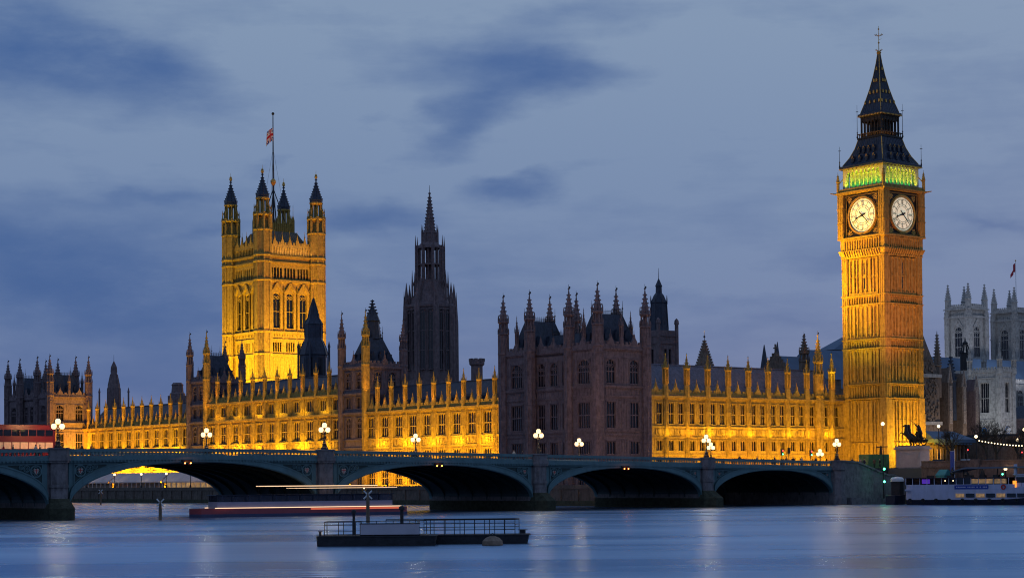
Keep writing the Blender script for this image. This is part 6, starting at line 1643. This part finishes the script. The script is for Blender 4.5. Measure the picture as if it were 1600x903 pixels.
traffic_light('traffic light with red over green, second from the left near the bridge end', -1.5, 4.4, ztop(-1.5)-1.07, (ERED, EGREEN), 2.2)
traffic_light('dark traffic light right of the two lit ones near the bridge end', 12.0, 22.6, 6.4, (), 3.0)
traffic_light('red traffic signal above the embankment wall, beside the blue banner', 37.5, 2, 6.4, (ERED,), 2.6)
traffic_light('red traffic signal at the right among the bare trees', 53.5, 2, 6.4, (ERED,), 2.2)
# green signals on a tall pole by the steps
t = thing('signal_mast', 'tall slim mast with white top lamp and two green signals', 'signal mast', 8.75, -3.0, 1.0)
c = MB(); c.use(IRON); c.lathe(0, 0, [(.18, 1), (.11, 3), (.07, 13.6)], 8); part('pole', c, t)
c = MB(); c.use(GLOBEW); c.ball(0, 0, 13.9, .32, 10); part('lamp', c, t)
for z in (6.1, 3.9): c = MB(); c.use(EGREEN); c.ball(0, -.2, z, .2, 8); part('signal', c, t); point('green_signal_glow', 8.6, -3.6, z, 12, (.1, 1, .4), .1)
point('mast_lamp_light', 8.6, -3.2, 13.9, 260, (1, .8, .5), .3)
# hoarding
t = thing('site_hoarding', 'green site hoarding box with a dark camera arm beside the abutment lamp', 'hoarding', 27.5, 17, 6.3)
c = MB(); c.use(GCONT); c.box(0, 5.6, 0, 2.4, 6.3, 9.0)
for i in range(15): c.box(i*.4, i*.4+.1, -.05, 0, 6.3, 9.0)
part('box', c, t)
c = MB(); c.use(IRON); c.tube((4.6, 1, 9), (4.6, 1, 10.6), .3, .2, 6); c.tube((3.4, 1, 10.4), (6.6, 1, 10.5), .12, .08, 5); part('camera_arm', c, t)

# single street lamps at the right
sl_ = thing('street_lamp', 'x', 'street lamp', 0, 0, 0)
c = MB(); c.use(IRON); c.lathe(0, 0, [(.22, 0), (.2, .9), (.1, 1.1), (.07, 5.6), (.15, 5.7)], 8); part('post', c, sl_)
c = MB(); c.use(GLOBEW); c.ball(0, 0, 6.0, .3, 10); part('globe', c, sl_)
for i, (u, v, z, s_) in enumerate(((36.9, 8, 14.1, 0), (30.2, -6, 11.8, 0), (60.3, 8, 11.7, 0), (78.2, 20, 14.2, 0), (16.2, -23.2, 5.9, 0))):
    o = sl_ if i == 0 else copy_tree(sl_); o.location = W(u, v, z-6.0)
    o['label'] = 'single-globe street lamp ' + ['just right of the chariot statue', 'where the festoon of bulbs begins', 'among the bare trees near the right edge', 'highest one at the very right edge', 'low on the pier by the tour boat'][i]
    o['group'] = 'single-globe street lamps on the embankment'
    point('street_lamp_light', u, v, z+.3, 160 if i < 4 else 40, (1, .76, .45), .3)
# festoon
t = thing('festoon_lights', 'swag of round bulbs strung from the embankment lamp to the right edge', 'string lights', 30.2, -6, 7)
c = MB(); c.use(IRON); pts = [(q*22, q*-.5, 11.2-2.0*q*1.0-1.0*4*q*(1-q)*.6) for q in [i/26 for i in range(27)]]; pts = [(x, y, 11.3-3.0*(x/22)+2.3*(x/22)**2) for x, y, z in pts]
c.path(pts, .03, 4); part('cable', c, t)
bm_ = MB(); bm_.use(BULB); bm_.ball(0, 0, 0, .12, 8); bme = bm_.mesh('bulb')
for p in pts[1:]: part('bulb', bme, t, M=T(p[0], p[1], p[2]-.12))

# bare trees
def tree(label, u, v, z, H_, seed, group=None):
    rg = random.Random(seed); t = thing('bare_tree', label, 'tree', u, v, z, group=group)
    tk = MB(); tk.use(BARK); cr = MB(); cr.use(BARK)
    tk.lathe(0, 0, [(.38, z-.2), (.3, z+.6), (.24, z+H_*.3)], 8); part('trunk', tk, t)
    def br_(p, d, L, r, k):
        q = p+d*L; cr.tube(p, q, r, r*.62, 5 if k > 2 else 3)
        if k == 0: return
        for i in range(3 if k > 1 else 4):
            nd = (d+Vector((rg.uniform(-.8, .8), rg.uniform(-.8, .8), rg.uniform(-.15, .55)))).normalized(); br_(p+d*L*rg.uniform(.55, 1), nd, L*rg.uniform(.6, .82), r*.58, k-1)
    for i in range(4): br_(Vector((0, 0, z+H_*.28)), Vector((rg.uniform(-.6, .6), rg.uniform(-.6, .6), 1)).normalized(), H_*.26, .17, 5)
    part('crown', cr, t)
for i, (u, v, H_) in enumerate(((48, 14, 8.5), (56, 12, 9.5), (64, 16, 10), (72, 14, 9.5), (88, 24, 11), (57, 5, 7))):
    tree('bare leafless tree on the embankment, ' + ['the leftmost one, above the blue banner', 'second from the left behind the festoon', 'third from the left, in the middle of the row', 'fourth from the left towards the right edge', 'tallest one at the right edge', 'the nearest small one behind the wall'][i], u, v, 6.2, H_, 20+i, 'bare trees along the embankment')
for i, (u, v, H_) in enumerate(((30, 285, 26), (34, 300, 25), (24, 272, 23.5))):
    tree('distant bare treetop above the farthest golden range, ' + ['middle one', 'left one', 'right one'][i], u, v, 3, H_, 50+i, 'distant treetops')

# cars on the embankment road
def car_mesh(t, m_):
    c = MB(); c.use(m_); c.extr([(-2.2, .35), (2.2, .35), (2.25, .85), (1.3, 1.0), (.75, 1.65), (-1.2, 1.68), (-1.9, 1.05), (-2.25, .95)], -.85, .85); b = part('body', c, t)
    c = MB(); c.use(GLASS); c.extr([(1.1, 1.02), (.68, 1.55), (-1.1, 1.58), (-1.65, 1.05)], -.88, .88); part('window', c, t)
    for x in (-1.4, 1.4):
        for y in (-.8, .8): c = MB(); c.use(IRON); c.ring(0, 0, .34, .0, -.12, .12, 12); part('wheel', c, t, M=T(x, y, .34))
    for y in (-.6, .6): c = MB(); c.use(GLOBEW); c.ball(-2.25, y, .75, .15, 8); part('headlight', c, t)
CB = mat('black_car_paint', (.015, .015, .02), .25); CS = mat('silver_car_paint', (.3, .3, .32), .3, metal=.4)
for i, (u, v, m_) in enumerate(((41.5, 12, CB), (45.5, 8.5, CS), (53.0, 9, CB), (33.5, 13, CS))):
    t = thing('car', ['black car with its headlights on, behind the blue banner', 'silver car with its headlights on, left of the festoon lamp', 'black car with its headlights on, under the festoon', 'silver car with its headlights on, right of the statue plinth'][i], 'car', u, v, 0, rot=.5, group='cars on the embankment road')
    car_mesh(t, m_); t.location.z = 6.3 if 4 < v < 22 else 6.43

# ------------------------------------------------------------------ floodlights
prs = random.Random(11)
def strip(name, u, v0, v1, z, d, power, col, w=.5):
    """a row of separate lamps, each throwing its own pool"""
    n = max(2, int(round(abs(v1-v0)/9.5))); st = (v1-v0)/n
    for i in range(n):
        k = prs.uniform(.7, 1.3)
        area(name, u, v0+st*(i+.5), z, abs(st)*.42, w, d, power/n*k, (col[0], col[1]*prs.uniform(.88, 1.1), col[2]), (0, 1, 0))
# terrace strips wash the river front; ledge strips repeat it storey by storey
for a, b, f, top in ((66, 122, 1.0, 0), (135, 193, 1.35, 1), (204, 262, 1.65, 0)):
    strip('terrace_floodlight', -24.6 if a < 100 else -19.6, a, b, 4.0, (.78, 0, .55), 11500*f, SOD)
    strip('terrace_floodlight', -17.0, a, b, 3.0, (.45, 0, .9), 3600*f, SOD, .3)
    strip('ledge_floodlight', -15.5, a, b, 12.0, (.42, 0, .9), 1700*f, (1, .58, .01), .25)
    strip('ledge_floodlight', -15.3, a, b, 7.9, (.42, 0, .9), 1200*f, (1, .58, .01), .25)
    strip('gutter_floodlight', -15.6, a+1, b-1, 25.9 if top else 21.6, (.45, 0, .9), 520, AMB, .15)
    if top: strip('ledge_floodlight', -15.3, a, b, 19.9, (.42, 0, .9), 1200, (1, .55, .01), .25)
# north front
area('north_floodlight', 39, 51.5, 5.2, 50, .6, (0, .68, .74), 4800, SOD, (1, 0, 0))
for i in range(9):
    area('north_floodlight', 15.5+i*5.85, 54.6, 4.9, 2.2, .4, (0, .5, .86), 620*prs.uniform(.6, 1.35), (1, .5*prs.uniform(.85, 1.15), .01), (1, 0, 0))
    area('north_ledge_floodlight', 15.5+i*5.85, 58.4, 13.2, 2.4, .2, (0, .35, .93), 190*prs.uniform(.6, 1.35), (1, .52*prs.uniform(.85, 1.15), .01), (1, 0, 0))
area('north_gutter_floodlight', 39, 58.2, 23.6, 52, .2, (0, .5, .86), 420, AMB, (1, 0, 0))
# clock tower
area('tower_floodlight', 50, 68, 31, 7, 2, (.58, -.38, .72), 4200, (1, .44, .008), (0, 1, 0), 80)
area('tower_floodlight', 38, 73, 36, 6, 2, (.8, -.4, .45), 4600, (1, .5, .008), (0, 1, 0), 60)
area('tower_floodlight', 62.0, 54, 23.5, 9, 1.0, (.22, 0, .97), 900, YEL, (0, 1, 0), 80)
area('tower_floodlight', 60, 50, 5.5, 1, 4, (.8, .1, .55), 900, SOD, (0, 1, 0), 130)
area('tower_floodlight', 74, 40, 5.5, 9, 1, (0, .62, .78), 2600, (1, .62, .01), (1, 0, 0), 120)
area('tower_floodlight', 76, 43, 5.5, 9, .6, (0, .3, .95), 2600, AMB, (1, 0, 0), 110)
# belfry green
for k in range(2):
    if k == 0:
        area('belfry_light', 74.3, 47.75, 67.62, 10, .3, (0, .2, .98), 230, (.95, 1, .02), (1, 0, 0), 95); area('belfry_light', 74.3, 49.0, 67.75, 9, .3, (0, .1, .99), 55, (.02, 1, .1), (1, 0, 0), 95)
    else:
        area('belfry_light', 68.05, 54, 67.62, 10, .3, (.2, 0, .98), 260, (.7, 1, .02), (0, 1, 0), 95); area('belfry_light', 69.3, 54, 67.75, 9, .3, (.1, 0, .99), 65, (.02, 1, .1), (0, 1, 0), 95)
area('lantern_light', 72, 50.3, 79.0, 6, .3, (0, .5, .85), 45, AMB, (1, 0, 0)); area('lantern_light', 70.4, 54, 79.0, 6, .3, (.5, 0, .85), 60, AMB, (0, 1, 0))
# square tower
area('square_tower_floodlight', 76, 286, 27, 18, 1.5, (0, .5, .86), 10500, YEL, (1, 0, 0), 110)
area('square_tower_floodlight', 77, 272, 24, 16, 2, (0, .5, .86), 15500, (1, .36, .05), (1, 0, 0), 100)
area('square_tower_floodlight', 50, 312, 27, 18, 1.5, (.48, 0, .88), 19000, (1,.6,.01), (0, 1, 0), 110)
area('square_tower_roof_light', 76.6, 301.5, 77.5, 14, .5, (0, .4, .9), 260, (1, .6, .3), (1, 0, 0))
# end pavilion
area('pavilion_floodlight', -18, 256, 5, 10, 1, (0, .6, .8), 12000, AMB, (1, 0, 0), 120)
# corner turrets of the river towers
spot('turret_floodlight', -17, 121, 22, (.45, .4, .8), 1500, AMB, 40); spot('turret_floodlight', -18, 191.5, 20, (.5, .35, .8), 1800, AMB, 40)
# faint wash on the dark pavilion from the street, and the abbey's cool floodlights
area('street_spill', 5, 28, 7.5, 20, 2, (-.5, .6, .6), 800, (1, .5, .38), (1, 0, 0))
area('abbey_floodlight', 318, 205, 40, 26, 3, (.25, .75, .6), 1500, (.8, .85, 1), (1, 0, 0), 120)
area('abbey_floodlight', 300, 235, 42, 3, 20, (.8, 0, .6), 900, (.8, .85, 1), (1, 0, 0), 120)
area('church_floodlight', 205, 112, 8, 16, 2, (.3, .75, .55), 1500, (.9, .9, .95), (1, 0, 0), 120)
area('church_floodlight', 196, 136, 9, 2, 12, (.8, 0, .6), 900, (.85, .92, .95), (1, 0, 0), 120)
area('chapel_floodlight', 163, 100, 8, 26, 2, (0, .6, .8), 1300, (1, .8, .6), (1, 0, 0), 130)
spot('plinth_floodlight', 26, -12, 7.8, (-.05, 1, .05), 900, (1, .72, .6), 55)

spot('north_face_floodlight', 50, 20, 7.5, (.43, .52, .72), 110000, (1, .34, .16), 34, .5, .9)
area('embankment_spill', -40, 20, 9.5, 24, 2, (.35, .6, .5), 800, (1, .55, .42), (1, 0, 0))
